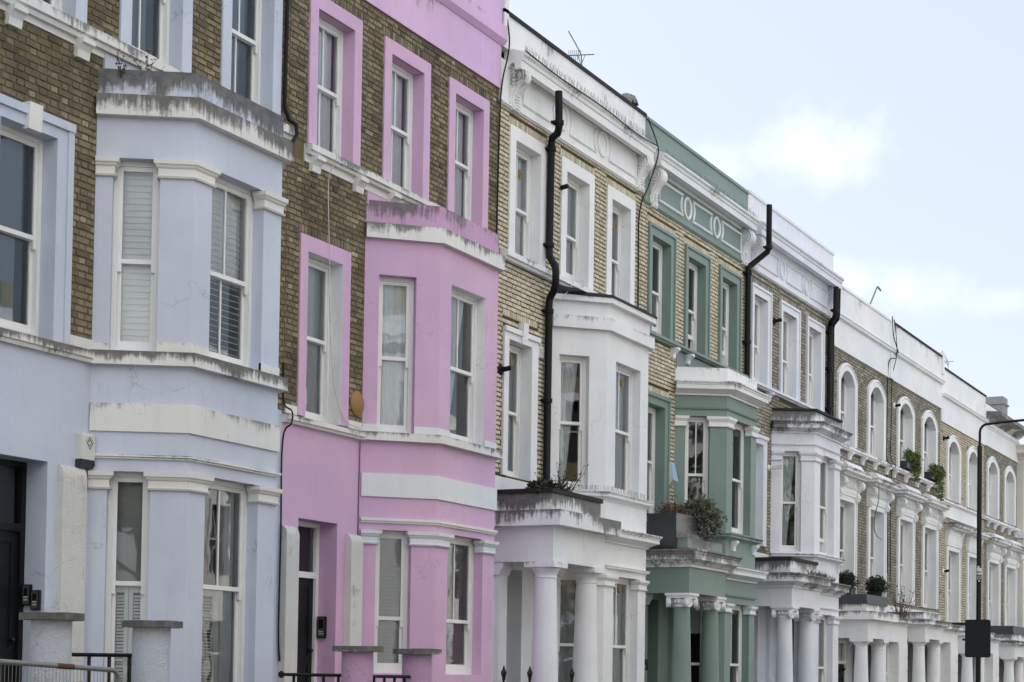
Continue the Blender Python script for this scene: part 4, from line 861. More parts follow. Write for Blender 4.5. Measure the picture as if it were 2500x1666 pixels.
def hooded(H, a, b, z0, z1, mat, zh, scroll=True, ins=('net_full',), plainhood=False):
    """tall first-floor window under a bracketed hood with a curved top"""
    sur = .2; oa, ob = a + sur, b - sur; d = .17; m = MB()
    m.box(a, oa, -.06, d, z0, z1 - sur); m.box(ob, b, -.06, d, z0, z1 - sur); m.box(a, b, -.06, d, z1 - sur, z1)
    m.box(a - .002, b + .002, -.09, -.062, z1 - .06, z1 + .01); m.box(b - .06, b + .004, -.085, -.062, z0, z1 - .06)
    part('window_surround', m, mat, H)
    window(H, ((oa + ob) / 2, d + .002, z0), 0, ob - oa, z1 - sur - z0, .47, 2, ins)
    m = MB(); m.box(a, b, -.10, .05, z1 + .012, zh); part('hood_panel', m, mat, H)
    if not plainhood:
        rnd = random.Random(int(a * 10)); m = MB(); c = (a + b) / 2; zc = (z1 + zh) / 2 + .02
        for i in range(7):
            x = a + .3 + (b - a - .6) * i / 6; m.tube([(x + .055 * math.cos(t), -.115, zc + .07 * math.sin(t) * (1 if i % 2 else -1)) for t in [j * .7 for j in range(8)]], .02, 5)
            m.lathe(x, -.11, [(.01, zc - .1), (.03, zc - .085), (.01, zc - .06)], 6); m.lathe(x, -.11, [(.01, zc + .06), (.03, zc + .085), (.01, zc + .1)], 6)
        part('ornament', m, mat, H)
    for x in (a - .06, b - .14):
        m = MB(); out = .28; h = .55 if not plainhood else .5; zt = zh - .002
        if plainhood: m.prism([(0.02, zt), (-.2, zt), (-.12, zt - .2), (-.09, zt - h), (0.02, zt - h)], x, x + .16)
        else:
            r = .13; cy, cz = -out + r, zt - r - .02; pts = [(.02, zt), (cy, zt)] + [(cy + r * math.cos(t), cz + r * math.sin(t)) for t in [math.pi / 2 + j / 8 * 3.0 for j in range(9)]] + [(-.12, zt - h * .62), (-.17, zt - h * .8), (-.12, zt - h), (.02, zt - h)]
            m.prism(pts, x, x + .2)
            for rr in (.8, .4): m.tube([(x - .008, cy + r * rr * math.cos(t * .6283), cz + r * rr * math.sin(t * .6283)) for t in range(10)], .016, 5, True)
        part('hood_bracket', m, mat, H)
    m = MB(); m.sweep([(a - .14, 0), (a - .14, -.24), (b + .14, -.24), (b + .14, 0)], cornice(.16, zh, zh + .18, .24)); part('hood', m, G('hood_white', WHITE, .5), H)
    if not plainhood:
        m = MB(); m.prism([(.02, zh + .17), (-.26, zh + .17), (-.28, zh + .24), (-.2, zh + .34), (-.08, zh + .37), (.02, zh + .37)], a + .12, b - .12); part('hood_crest', m, mat, H)
def flat_house(label, X0, X1, ups, lows, zz, mat, brick, capmat, seed, topstyle, plainhood=False, stringbrk=True):
    H = thing('terraced_house', label, 'house', (X0, 0, 0), 'terraced houses along the street')
    z2, zcrown, zfr, zc0, zc1, zp, zs1, z1, zl, zh = zz
    hs, ex = [], []
    for a, b in ups:
        h, e = arch_window(H, a, b, z2, zcrown, mat, ins=[('net_full',), ('white_r',), ('net_flare',), ('blue_full',)][(seed + len(hs)) % 4]); hs.append(h); ex.append(e)
    for a, b in lows:
        hooded(H, a, b, zl, z1, mat, zh, plainhood=plainhood, ins=[('blue_full', 'white_r'), ('net_full',), ('dark',)][(seed + len(hs)) % 3]); hs.append((a + .2, b - .2, zl, z1 - .2, 0, 0)); ex.append((a, b, zl, zh))
    zg = zl - .1
    m = MB(); holes(m, (0, 0), 0, X0, X1, zg, zfr + .05, hs); part('mortar', m, M_mortar_g, H)
    def inarc(e): return e
    exb = []
    for (a, b, z0, z1_) in ex[:len(ups)]:       # step the courses round the arch
        exb.append((a, b, z0, z1_ - .34))
        w = (b - a) / 2
        for k in range(5):
            f = math.sqrt(max(0, 1 - ((k + .5) / 5) ** 2)); exb.append(((a + b) / 2 - w * f, (a + b) / 2 + w * f, z1_ - .34 + k * .068, z1_ - .34 + (k + 1) * .068))
    bricks(H, X0, X1, zg, zfr, exb + ex[len(ups):] + [(X0, X1, zs1 - .13, zs1 + .01)], brick, seed, 0, light=.5)
    m = MB(); holes(m, (0, 0), 0, X0, X1, .1, zg, []); part('wall', m, mat, H)
    sill_string(H, X0, X1, zs1 - .12, zs1, .14, G('far_sill', WHITE, .45), [X0 + .4 + (X1 - X0 - .8) * k / 4 for k in range(5)] if stringbrk else [], mat, .14)
    if topstyle == 'plain':
        m = MB(); m.box(X0, X1, -.05, .2, zfr, zp); part('parapet', m, G('white_upper', WHITE, .12), H)
        m = MB(); m.sweep([(X0, 0), (X1, 0)], cornice(.16, zc0, zc1)); part('cornice', m, mat, H)
        m = MB(); m.box(X0, X1, -.08, .22, zp, zp + .06); part('coping', m, capmat, H)
    else:
        m = MB(); m.box(X0, X1, -.05, .2, zfr, zp); part('parapet', m, mat, H)
        m = MB(); m.sweep([(X0, 0), (X1, 0)], slope(.12, zc0 - .3, zc0 - .12)); part('moulding', m, mat, H)
        m = MB(); m.sweep([(X0 + .1, 0), (X1, 0)], [(-.04, zc0 - .12), (.3, zc0 + .05), (.55, zc0 + .07), (.55, zc1), (-.04, zc1 + .04)]); part('eaves_gutter', m, G('eaves_stained', WHITE, 1.2), H)
        m = MB(); m.box(X0, X1, .0, .3, zp, zp + .09); part('coping', m, M_slate, H)
    shell(H, X0, X1, zp)
    return H
Z6 = (7.63, 9.70, 9.95, 10.63, 10.78, 11.50, 7.60, 6.40, 3.85, 6.80)
H6 = flat_house('white fronted house with bent roof pole and clipped box balls over the porch', 43.95, 49.6, [(44.53, 46.23), (47.32, 49.06)], [(44.55, 46.25), (47.42, 49.18)], Z6, M_white, M_brick_m, M_white, 61, 'plain')
H7 = flat_house('white fronted house with green window boxes in its arched top windows', 49.6, 55.6, [(50.4, 52.24), (53.2, 55.05)], [(50.52, 52.32), (53.36, 55.21)], Z6, M_white, M_brick_m, M_felt, 62, 'plain')
Z8 = (7.30, 9.35, 9.58, 10.30, 10.44, 11.20, 7.23, 5.93, 3.45, 6.38)
H8 = flat_house('white fronted house with smooth hoods behind the black street lamp', 55.6, 61.9, [(56.4, 58.22), (59.2, 61.0)], [(56.42, 58.25), (59.3, 61.1)], Z8, M_white, M_brick_y, M_felt, 63, 'plain', True, False)
Z9 = (7.30, 9.36, 9.62, 10.52, 10.72, 11.0, 7.23, 5.95, 3.30, 6.36)
H9 = flat_house('white fronted house with a stained projecting eaves gutter and a chimney, far right', 61.9, 67.5, [(62.25, 64.12), (65.15, 67.03)], [(62.4, 64.38), (65.3, 67.3)], Z9, M_white, M_brick_m, M_slate, 64, 'eaves')
m = MB(); m.box(55.5, 55.72, -.10, .2, 11.0, 11.66); part('parapet_pier', m, M_white, H7)
m = MB(); m.box(49.45, 49.75, -.09, .2, 9.95, 11.6); part('parapet_pier', m, M_white, H6)
m = MB(); m.box(55.75, 61.0, -.055, 0, 6.72, 7.24); part('render_patch', m, G('white_upper', WHITE, .12), H8)
m = MB(); m.box(66.5, 67.3, .3, 1.0, 10.9, 11.92); m.box(66.45, 67.35, .25, 1.05, 11.64, 11.70)
c = part('chimney', m, plain('grey_render', (.26, .27, .28), .9, .2, var=.25, scale=5), H9)
for H, x0, x1, p, z, cm, cap, top in ((H6, 43.98, 45.95, 1.0, (2.71, 3.15, 3.16, 3.36, 3.55), 'slab', M_slate, .16), (H7, 49.45, 51.55, 1.08, (2.83, 3.13, 3.13, 3.36, 3.56), 'far', None, 0), (H8, 55.55, 57.6, 1.05, (2.62, 3.0, 3.0, 3.22, 3.4), 'far', M_felt, 0), (H9, 61.85, 63.9, 1.05, (2.55, 2.88, 2.88, 3.08, 3.3), 'far', M_slate, .2)):
    M_f = G('far_porch', WHITE, .7)
    portico(H, x0, x1, p, z, M_white, M_f, cap, cm, M_white, M_f, .2, .17)
    if top: m = MB(); m.sweep([(x0, 0), (x0, -p), (x1, -p), (x1, 0)], [(-.2, z[4] + .071), (-.05, z[4] + .071), (-.05, z[4] + .071 + top), (-.2, z[4] + .071 + top)]); part('slate_upstand', m, M_slate, H)
    # the rest of the ground floor projects as one piece: a window recess with banded piers and its own cornice
    xa, xb = x1 - .0, x1 + 2.6
    m = MB(); holes(m, (xa, -p + .18), 0, 0, xb - xa, .1, z[2], [(.45, 1.7, 1.0, z[0] - .02, 0, .25)]); m.face((xb, -p + .18, .1), (xb, 0, .1), (xb, 0, z[2]), (xb, -p + .18, z[2])); part('ground_floor_front', m, M_white, H)
    m = MB(); m.sweep([(xa + .02, -p + .18), (xb, -p + .18), (xb, 0)], cornice(.18, z[2] - .03, z[3] - .03)); part('porch_cornice', m, M_f, H)
    m = MB(); m.face((xa, 0, z[3] - .05), (xb, 0, z[3] - .05), (xb, -p + .18, z[3] - .05), (xa, -p + .18, z[3] - .05)); part('porch_roof', m, M_lead, H)
    for zz in (1.25, 1.6, 1.95, 2.3): m = MB(); m.box(xa + 1.72, xb + .012, -p + .168, -p + .181, zz, zz + .32); part('rusticated_block', m, M_white, H)
    window(H, ((xa + .45 + xa + 1.7) / 2, -p + .18 + .252, 1.0), 0, 1.25, z[0] - 1.02, .5, 0, ('net_full',))
    door(H, x0 + .45, x0 + 1.25, z[0] - .05, -.12, M_black, M_joinery, .5)

# house 10: pale stucco house at the right edge
X0, X1 = 67.5, 74.0
H = thing('terraced_house', 'cream stucco house with arched black window at the right edge', 'house', (X0, 0, 0), 'terraced houses along the street')
m = MB(); holes(m, (X0, -.25), 0, 0, 6.5, .1, 10.1, [(1.6, 2.8, 7.3, 9.2, .3, .2), (1.6, 2.8, 3.4, 6.0, 0, .2), (4.2, 5.4, 7.3, 9.2, .3, .2), (4.2, 5.4, 3.4, 6.0, 0, .2)]); m.face((X0, -.25, .1), (X0, 2, .1), (X0, 2, 10.1), (X0, -.25, 10.1)); part('wall', m, M_stucco, H)
for x in (X0 + 2.2, X0 + 4.8):
    for z0, z1 in ((7.3, 9.2), (3.4, 6.0)): window(H, (x, -.05 + .002, z0), 0, 1.2, z1 - z0, .5, 0, ('dark',), joinery=M_black if z0 > 6 else None)
    m = MB(); m.tube([(x - .75 + 1.5 * k / 10, -.27, 9.05 + .42 * math.sin(k / 10 * math.pi)) for k in range(11)], .07, 6); part('moulding', m, M_white, H)
m = MB(); m.sweep([(X0, 0), (X0, -.25), (X1, -.25)], cornice(.5, 9.75, 10.25)); part('cornice', m, M_stucco, H)
m = MB(); m.sweep([(X0, 0), (X0, -.25), (X1, -.25)], band(.12, 6.9, 7.1)); part('string_course', m, M_white, H)
m = MB(); m.box(X0 + .2, X0 + .9, -.3, -.25, 7.7, 9.0); m.box(X0 + .32, X0 + .78, -.32, -.3, 7.85, 8.85); part('wall_panel', m, M_white, H)
m = MB(); m.box(X0 + .4, X0 + 6.4, -.9, -.25, 3.1, 3.3); part('balcony', m, M_stucco, H)
m = MB(); m.sweep([(X0 + .9, -.25), (X0 + .9, -1.0), (X1, -1.0)], cornice(.12, 2.9, 3.2)); part('hood', m, M_stucco, H)
m = MB(); m.lathe(X0 + 1.0, -.5, [(.02, 6.2), (.16, 6.25), (.12, 6.4), (.2, 6.55), (.24, 6.7), (.17, 6.88), (.04, 6.95)], 14); part('finial', m, M_white, H, smooth=True)
shell(H, X0, X1, 10.3)
# ------------------------------------------------------------------ things fixed to the fronts
def lbox(name, label, cat, parts, loc):
    """a small thing from boxes: parts = [(name, material, [boxes])]"""
    t = thing(name, label, cat, loc)
    for nm, mat, bs in parts:
        m = MB()
        for b in bs: m.box(*b)
        part(nm, m, mat, t)
    return t
M_plastic = plain('ivory_plastic', (.62, .63, .58), .4, .4, var=.04); M_blueplastic = plain('dark_blue_plastic', (.012, .022, .04), .25, .5); M_sky = plain('pale_blue_plastic', (.33, .52, .74), .4, .4, var=.25, scale=25)
M_steel = plain('grey_steel', (.16, .165, .16), .35, .5, .6, var=.2); M_galv = plain('galvanised_steel', (.22, .23, .22), .42, .5, .5, var=.3, scale=22); M_green_ink = plain('dark_green_print', (.02, .06, .05), .6)
t = thing('alarm_box', 'ivory alarm box with dark blue bottom and green chevron diamond on the blue wall', 'alarm box', (15.80, 0, 3.86))
m = MB(); m.prism([(0, 3.92), (-.085, 3.92), (-.085, 4.18), (-.07, 4.2), (0, 4.2)], 15.69, 15.91); part('case', m, M_plastic, t)
m = MB(); m.prism([(0, 3.915), (-.087, 3.915), (-.092, 3.87), (-.06, 3.83), (0, 3.82)], 15.69, 15.91); part('lamp_cover', m, M_blueplastic, t, smooth=True)
m = MB(); cx, cz = 15.825, 4.075
for dx, dz in ((0, .075), (-.02, .052), (.02, .05), (-.04, .03), (.04, .025), (-.02, .0), (.02, -.002), (0, -.03)):
    for s in (-1, 1): m.tube([(cx + dx, -.0875, cz + dz - .01), (cx + dx + s * .02, -.0875, cz + dz + .018)], .0035, 4)
part('emblem', m, M_green_ink, t)
t = thing('alarm_box', 'wedge shaped ivory alarm box with pale blue front on the brick beside the green bay', 'alarm box', (33.2, 0, 5.4))
m = MB(); m.prism([(0, 5.47), (-.16, 5.47), (-.08, 5.80), (0, 5.83)], 33.05, 33.28); m.prism([(0, 5.468), (-.15, 5.468), (-.06, 5.38), (0, 5.36)], 33.05, 33.28); part('case', m, M_plastic, t)
m = MB(); m.prism([(-.165, 5.45), (-.172, 5.45), (-.09, 5.81), (-.083, 5.81)], 33.06, 33.27); part('lamp_cover', m, M_sky, t)
def intercom(label, x, y0, y1, z0, z1):
    return lbox('intercom', label, 'intercom', [('case', M_black, [(x - .035, x, y0, y1, z0, z1)]), ('face_plate', M_steel, [(x - .04, x - .036, y0 + .012, y1 - .012, z0 + .012, z1 - .012)]),
        ('speaker', M_black, [(x - .043, x - .041, y0 + .03, y1 - .03, z0 + .45 * (z1 - z0), z1 - .04)]), ('button', M_plastic, [(x - .045, x - .0405, y0 + .03, y1 - .03, z0 + .05 + k * .03, z0 + .062 + k * .03) for k in range(2)])], (x, (y0 + y1) / 2, z0))
intercom('taller left hand steel intercom panel in the blue house doorway', 15.235, .155, .265, 2.32, 2.54)
intercom('shorter right hand grey intercom panel in the blue house doorway', 15.235, .035, .145, 2.27, 2.48)
intercom('black intercom panel in the pink doorway reveal', 21.065, .13, .26, 2.12, 2.41)
intercom('black keypad beside the green house door', 31.90, -.14, -.03, 1.80, 2.0)
m = MB(); m.lathe(0, 0, [(.17, -.02), (.17, .01), (.145, .03), (.02, .045)], 24); m.xf(0, Matrix.Translation((21.49, -.02, 5.33)) @ Matrix.Rotation(R_(90), 4, 'X'))
o = single('vent_cover', m, plain('ochre_plastic', (.31, .18, .06), .55, .3, var=.12, scale=6), 'round ochre vent cover on dark brick beside the pink bay', 'vent cover', (21.49, 0, 5.33), True)
t = lbox('wall_vent', 'small white louvred vent right of the white first floor window', 'wall vent', [('frame', M_joinery, [(27.2, 27.36, -.05, 0, 6.9, 7.08)]), ('louvre', M_grey, [(27.215, 27.345, -.056, -.051, 6.92 + k * .03, 6.935 + k * .03) for k in range(5)])], (27.28, 0, 6.99))
def stub(label, x, z, wh=False):
    t = thing('overflow_pipe', label, 'overflow pipe', (x, 0, z))
    m = MB(); m.tube([(x, 0, z), (x, -.10, z), (x + .02, -.19, z + .02)], .04, 10); part('pipe', m, M_pipe, t, smooth=True)
    m = MB(); m.lathe(0, 0, [(.09, 0), (.09, .02), (.06, .05)], 12); m.xf(0, Matrix.Translation((x, -.0, z)) @ Matrix.Rotation(R_(90), 4, 'X')); part('flange', m, M_joinery if wh else M_pipe, t)
stub('black stub pipe beside the white house first floor window', 25.84, 6.48)
stub('black stub pipe between the top windows of the lavender white house', 39.5, 9.72)
stub('black stub pipe left of the first arched window with ivy', 50.1, 9.28, True)
stub('black stub pipe beside the arched window behind the street lamp', 56.0, 9.1)
stub('black stub pipe with white flange at first floor left of the street lamp', 56.1, 5.05, True)
m = MB(); m.tube([(28.0, -.02, 9.9), (28.0, -.15, 9.92)], .04, 10); single('overflow_pipe', m, M_pipe, 'short black pipe end poking out beside the downpipe on the white house', 'overflow pipe', (28.0, 0, 9.9), True)
t = thing('security_camera', 'small white security camera on the brick left of the lavender white bay', 'camera', (39.3, 0, 6.36))
m = MB(); m.lathe(0, 0, [(.07, 0), (.07, .03), (.03, .06), (.03, .12)], 12); m.xf(0, Matrix.Translation((39.22, 0, 6.38)) @ Matrix.Rotation(R_(90), 4, 'X')); part('bracket', m, M_joinery, t)
m = MB(); m.prism([(-.1, 6.33), (-.1, 6.41), (-.34, 6.44), (-.34, 6.36)], 39.18, 39.27); part('housing', m, M_plastic, t)

# ------------------------------------------------------------------ cables
def cable(label, pts, r=.008, mat=None, loc=None):
    P = [Vector(p) for p in pts]; sm = []
    for i in range(len(P) - 1):
        a, b, c, d = P[max(i - 1, 0)], P[i], P[i + 1], P[min(i + 2, len(P) - 1)]
        for k in range(5):
            t = k / 5; sm.append(tuple(.5 * ((2 * b) + (c - a) * t + (2 * a - 5 * b + 4 * c - d) * t * t + (3 * b - a - 3 * c + d) * t ** 3)))
    sm.append(tuple(P[-1])); m = MB(); m.tube(sm, r, 5)
    return single('cable', m, mat or M_black, label, 'cable', pts[0])
M_wcab = plain('white_cable', (.55, .54, .5), .5); M_bcab = M_black
cable('thin pale cable hanging from the pink sill across the first floor window', [(20.55, -.17, 8.56), (20.62, -.16, 8.45), (20.62, -.05, 8.2), (20.64, -.05, 7.6), (20.66, -.06, 7.2), (20.68, -.05, 6.9), (20.74, -.04, 6.2), (20.86, -.04, 5.5), (21.1, -.05, 5.08), (21.35, -.08, 5.0), (21.6, -.05, 5.02), (21.63, -.02, 5.25)], .006, M_wcab)
cable('black cable down the corner between the blue and pink walls', [(19.66, -.03, 5.6), (19.68, -.03, 5.1), (19.72, -.13, 4.98), (19.71, -.13, 4.82), (19.67, -.03, 4.6), (19.67, -.03, 3.4), (19.66, -.03, 2.2), (19.7, -.03, 1.8)], .012)
cable('black cable between the pink upper wall and the white house', [(25.78, -.06, 12.9), (25.77, -.06, 12.2), (25.73, -.14, 11.6), (25.66, -.06, 11.0), (25.63, -.04, 10.4), (25.62, -.03, 9.2), (25.62, -.03, 8.4), (25.66, -.03, 7.9), (25.64, -.03, 7.2)], .013)
cable('twin black cable draped from the green parapet over the eaves bracket', [(31.64, -.10, 12.1), (31.62, -.3, 11.6), (31.55, -.34, 11.3), (31.45, -.2, 10.75), (31.42, -.05, 10.3), (31.44, -.03, 9.4), (31.46, -.03, 8.2)], .014)
cable('black cable looped on the white parapet above the second arched window', [(49.5, -.1, 11.65), (49.6, -.1, 11.2), (49.75, -.16, 10.85), (49.85, -.18, 10.7), (49.6, -.18, 10.65), (49.55, -.2, 10.5), (49.3, -.08, 10.4), (49.28, -.04, 9.8), (49.26, -.04, 8.4), (49.28, -.04, 7.7), (49.3, -.18, 7.55), (49.32, -.03, 7.3), (49.4, -.04, 6.0), (49.42, -.04, 4.6)], .014)
cable('black cable hanging straight beside the looped one on the brick', [(49.72, -.1, 11.6), (49.72, -.18, 10.7), (49.7, -.06, 10.0), (49.72, -.04, 9.0), (49.7, -.04, 7.8), (49.72, -.18, 7.55), (49.72, -.04, 7.2), (49.74, -.04, 4.4)], .011)
cable('grey cable slung across the hooded first floor windows', [(47.5, -.3, 7.0), (47.4, -.32, 6.4), (47.5, -.2, 6.0), (47.9, -.1, 5.6), (48.6, -.1, 5.45)], .012, M_steel)
cable('thin dark cable along the white cornice edge', [(25.9, -.34, 11.54), (27.2, -.345, 11.50), (29.0, -.345, 11.52), (30.5, -.345, 11.48), (31.6, -.34, 11.53)], .010)
cable('white cable tied from the downpipe up to the sill', [(27.62, -.2, 7.9), (27.9, -.3, 8.2), (28.15, -.18, 8.42)], .008, M_wcab)
cable('dark cable down the pink wall left of its bay', [(21.60, -.02, 4.83), (21.60, -.012, 4.2), (21.60, -.012, 3.5)], .009, plain('pink_cable', (.20, .10, .17), .6))

# ------------------------------------------------------------------ on the roofs
def yagi(label, x, y, z, s=1.0):
    t = thing('tv_aerial', label, 'aerial', (x, y, z)); m = MB(); d = Vector((.44, -.897, .06)); c = Vector((x, y, z))
    m.tube([(x + .1, y, z - .8), (x, y, z), (x - .06 * s, y + .1 * s, z + .22 * s), (x - .10 * s, y + .22 * s, z + .44 * s)], .013 * s, 5); part('mast', m, M_steel, t)
    m = MB(); m.tube([tuple(c - d * .24 * s), tuple(c + d * .24 * s)], .011 * s, 5)
    for k in range(7): p = c - d * (.22 - k * .035) * s; m.tube([tuple(p + Vector((.03, 0, -.09)) * s), tuple(p + Vector((-.03, 0, .09)) * s)], .006 * s, 4)
    for k in (-1, 1): m.tube([tuple(c + Vector((0, 0, -.18)) * s), tuple(c + d * .07 * k * s)], .007 * s, 4)
    part('elements', m, M_steel, t); return t
yagi('spiky television aerial behind the white house parapet', 30.35, .7, 13.0)
yagi('small television aerial on the far white roof', 59.2, .6, 12.0, .8)
m = MB(); m.tube([(48.3, .4, 11.3), (49.70, .4, 12.50), (49.76, .4, 12.55), (49.84, .4, 12.56), (50.12, .4, 12.52)], .026, 8); single('roof_pole', m, M_steel, 'bent grey metal pole leaning above the white parapet', 'pole', (47.9, .4, 11.2), True)
t = thing('roof_vent', 'small ribbed grey vent on the white house roof edge', 'roof vent', (31.0, .1, 12.2))
m = MB(); m.lathe(31.05, .1, [(.22, 12.2), (.22, 12.28), (.17, 12.36), (.05, 12.42)], 12); part('cowl', m, M_steel, t)
for k in range(7): pass
m = MB(); [m.tube([(31.05 + .23 * math.cos(a), .1 + .23 * math.sin(a), 12.2), (31.05 + .17 * math.cos(a), .1 + .17 * math.sin(a), 12.35), (31.05, .1, 12.40)], .012, 4) for a in [k * .52 for k in range(12)]]; part('guard', m, M_pipe, t)

# ------------------------------------------------------------------ plants
M_leaf_ivy = leafmat('ivy_leaf', (.035, .06, .012, 1), (.14, .20, .04, 1)); M_leaf_box = leafmat('box_leaf', (.008, .014, .007, 1), (.05, .065, .03, 1)); M_leaf_lav = leafmat('grey_green_leaf', (.05, .055, .04, 1), (.27, .28, .21, 1)); M_leaf_brown = leafmat('heather_leaf', (.05, .035, .026, 1), (.26, .19, .13, 1)); M_twig = leafmat('dry_twig', (.04, .033, .025, 1), (.12, .10, .07, 1))
def leaves(m, c, r, n, size, rnd, shell=.55, elong=1.6):
    for _ in range(n):
        d = Vector((rnd.gauss(0, 1), rnd.gauss(0, 1), rnd.gauss(0, 1))).normalized(); q = shell + (1 - shell) * rnd.random() ** .5
        b = .86 + .22 * math.sin(d.x * 5 + 1) * math.cos(d.z * 6) + .12 * math.sin(d.y * 11 + d.z * 9)
        p = Vector((c[0] + d.x * r[0] * q * b, c[1] + d.y * r[1] * q * b, c[2] + d.z * r[2] * q * b))
        u = (d + Vector((rnd.gauss(0, .7), rnd.gauss(0, .7), rnd.gauss(0, .7)))).normalized(); v = u.cross(Vector((rnd.gauss(0, 1), rnd.gauss(0, 1), rnd.gauss(0, 1)))).normalized()
        s = size * rnd.uniform(.6, 1.3); m.face(tuple(p), tuple(p + u * s * elong * .5 + v * s * .4), tuple(p + u * s * elong), tuple(p + u * s * elong * .5 - v * s * .4), tone=min(1, max(0, rnd.gauss(.45, .25))))
def stems(m, c, n, h, spread, rnd, r=.006, leaf=.03, nl=6):
    for _ in range(n):
        a = rnd.random() * 6.283; l = h * rnd.uniform(.5, 1.1); q = spread * rnd.random(); p = [Vector(c) + Vector((math.cos(a) * q * .25, math.sin(a) * q * .2, 0))]
        for k in range(4): p.append(p[-1] + Vector((math.cos(a) * q / 4 + rnd.gauss(0, .015), math.sin(a) * q / 4 + rnd.gauss(0, .015), l / 4)))
        m.tube([tuple(x) for x in p], [r, r * .9, r * .8, r * .6, r * .4], 4, tone=rnd.random())
        for k in range(nl):
            b = p[1 + k % 4]; u = Vector((rnd.gauss(0, 1), rnd.gauss(0, 1), abs(rnd.gauss(.4, .6)))).normalized(); v = u.cross(Vector((.3, .5, .8))).normalized()
            m.face(tuple(b), tuple(b + u * leaf * .5 + v * leaf * .3), tuple(b + u * leaf), tuple(b + u * leaf * .5 - v * leaf * .3), tone=rnd.random())
rnd = random.Random(3)
def plant(label, cat, loc, name, body, mat, extra=None):
    t = thing(name, label, cat, loc); part('foliage', body, mat, t)
    if extra: part(extra[0], extra[1], extra[2], t)
    return t
M_pot = plain('glossy_black_planter', (.028, .032, .036), .22, .6, var=.1)
m = MB(); m.box(31.66, 33.05, -.76, -.18, 4.06, 4.68); m.box(31.64, 33.07, -.775, -.165, 4.68, 4.70)
single('planter', m, M_pot, 'long dark metal planter on top of the green porch', 'planter', (32.3, -.45, 4.25))
m = MB(); leaves(m, (33.2, -.64, 4.70), (.50, .42, .42), 5200, .042, rnd, .35, 1.9); stems(m, (33.0, -.6, 4.6), 24, .55, .5, rnd, .006, .05, 10)
plant('large round grey green bush overhanging the dark planter on the green porch', 'bush', (33.15, -.6, 4.6), 'shrub', m, M_leaf_lav)
m = MB()
for k in range(14): stems(m, (31.75 + k * .06, -.55 + rnd.uniform(-.12, .12), 4.62), 9, .24, .20, rnd, .006, .05, 11)
plant('low brown heather growing along the dark planter', 'heather', (32.2, -.5, 4.66), 'heather', m, M_leaf_brown)
for x, y, z, lab in ((44.62, -.40, 4.10, 'left of the two clipped box balls in black pots on the slate edged porch'), (46.0, -.80, 4.06, 'right of the two clipped box balls in black pots on the slate edged porch')):
    t = thing('topiary_ball', lab, 'topiary', (x + .2, y + .2, 3.5), 'clipped box balls on the porch')
    m = MB(); m.box(x, x + .38, y, y + .38, 3.38, z - .12); part('pot', m, M_pot, t)
    m = MB(); c = (x + .19, y + .19); leaves(m, (c[0], c[1], z + .02), (.29, .29, .27), 2400, .032, rnd, .78, 1.3); m.lathe(c[0], c[1], [(.02, z - .2), (.15, z - .17), (.21, z - .04), (.2, z + .1), (.1, z + .2), (.02, z + .22)], 12, tone=.0); part('foliage', m, M_leaf_box, t)
for a, b, lab in ((51.0, 51.95, 'bright green ivy filling the sill of the third arched window'), (53.85, 54.85, 'bright green ivy trailing over the sill of the fourth arched window')):
    t = thing('window_box', lab, 'window box', ((a + b) / 2, -.1, 7.65)); m = MB(); m.box(a - .1, b, -.2, .1, 7.64, 7.84); part('trough', m, M_pot, t)
    m = MB()
    for k in range(7): leaves(m, (a + (b - a) * k / 6 + rnd.uniform(-.05, .05), -.22 + rnd.uniform(-.04, .04), 7.86 + rnd.uniform(-.12, .2)), (.16, .13, .17), 200, .05, rnd, .2, 1.2)
    for k in range(6 if a < 52 else 14):
        z = 7.7 - k * .055; leaves(m, (b - .25 + .28 * math.sin(k * 1.7), -.24, z), (.13, .07, .08), 50, .045, rnd, .1, 1.2)
    part('foliage', m, M_leaf_ivy, t)
m = MB(); stems(m, (26.72, -.72, 4.5), 30, .50, .42, rnd, .006, .04, 8); leaves(m, (26.72, -.72, 4.6), (.14, .12, .12), 120, .05, rnd, .1); plant('straggly dry weed growing on the white porch roof by the downpipe', 'weed', (26.72, -.72, 4.5), 'weed', m, M_twig)
m = MB(); stems(m, (16.05, -.22, 8.16), 7, .24, .12, rnd, .0045, .03, 9); stems(m, (16.28, -.40, 8.16), 8, .27, .20, rnd, .0045, .03, 9); plant('dry weeds sprouting behind the blue bay parapet', 'weed', (16.1, -.3, 8.16), 'weed', m, M_twig)
m = MB(); stems(m, (48.3, -.7, 3.3), 26, .85, .5, rnd, .009, .06, 9); plant('thin weed on the porch edge beyond the box balls', 'weed', (48.3, -.7, 3.3), 'weed', m, M_leaf_brown)
m = MB()
for k in range(26): stems(m, (38.2 + k * .11, -1.26 + (.22 if k > 12 else 0), 3.92), 5, .14, .08, rnd, .004, .03, 2)
plant('dry grass along the ledge of the lavender white porch', 'grass', (39.5, -1.2, 3.9), 'ledge_grass', m, M_twig)
m = MB(); leaves(m, (25.95, -.75, 4.6), (.28, .26, .10), 420, .05, rnd, .1, 1.6); plant('dark moss clump on the left end of the white porch roof', 'moss', (25.95, -.75, 4.57), 'moss', m, M_leaf_box)
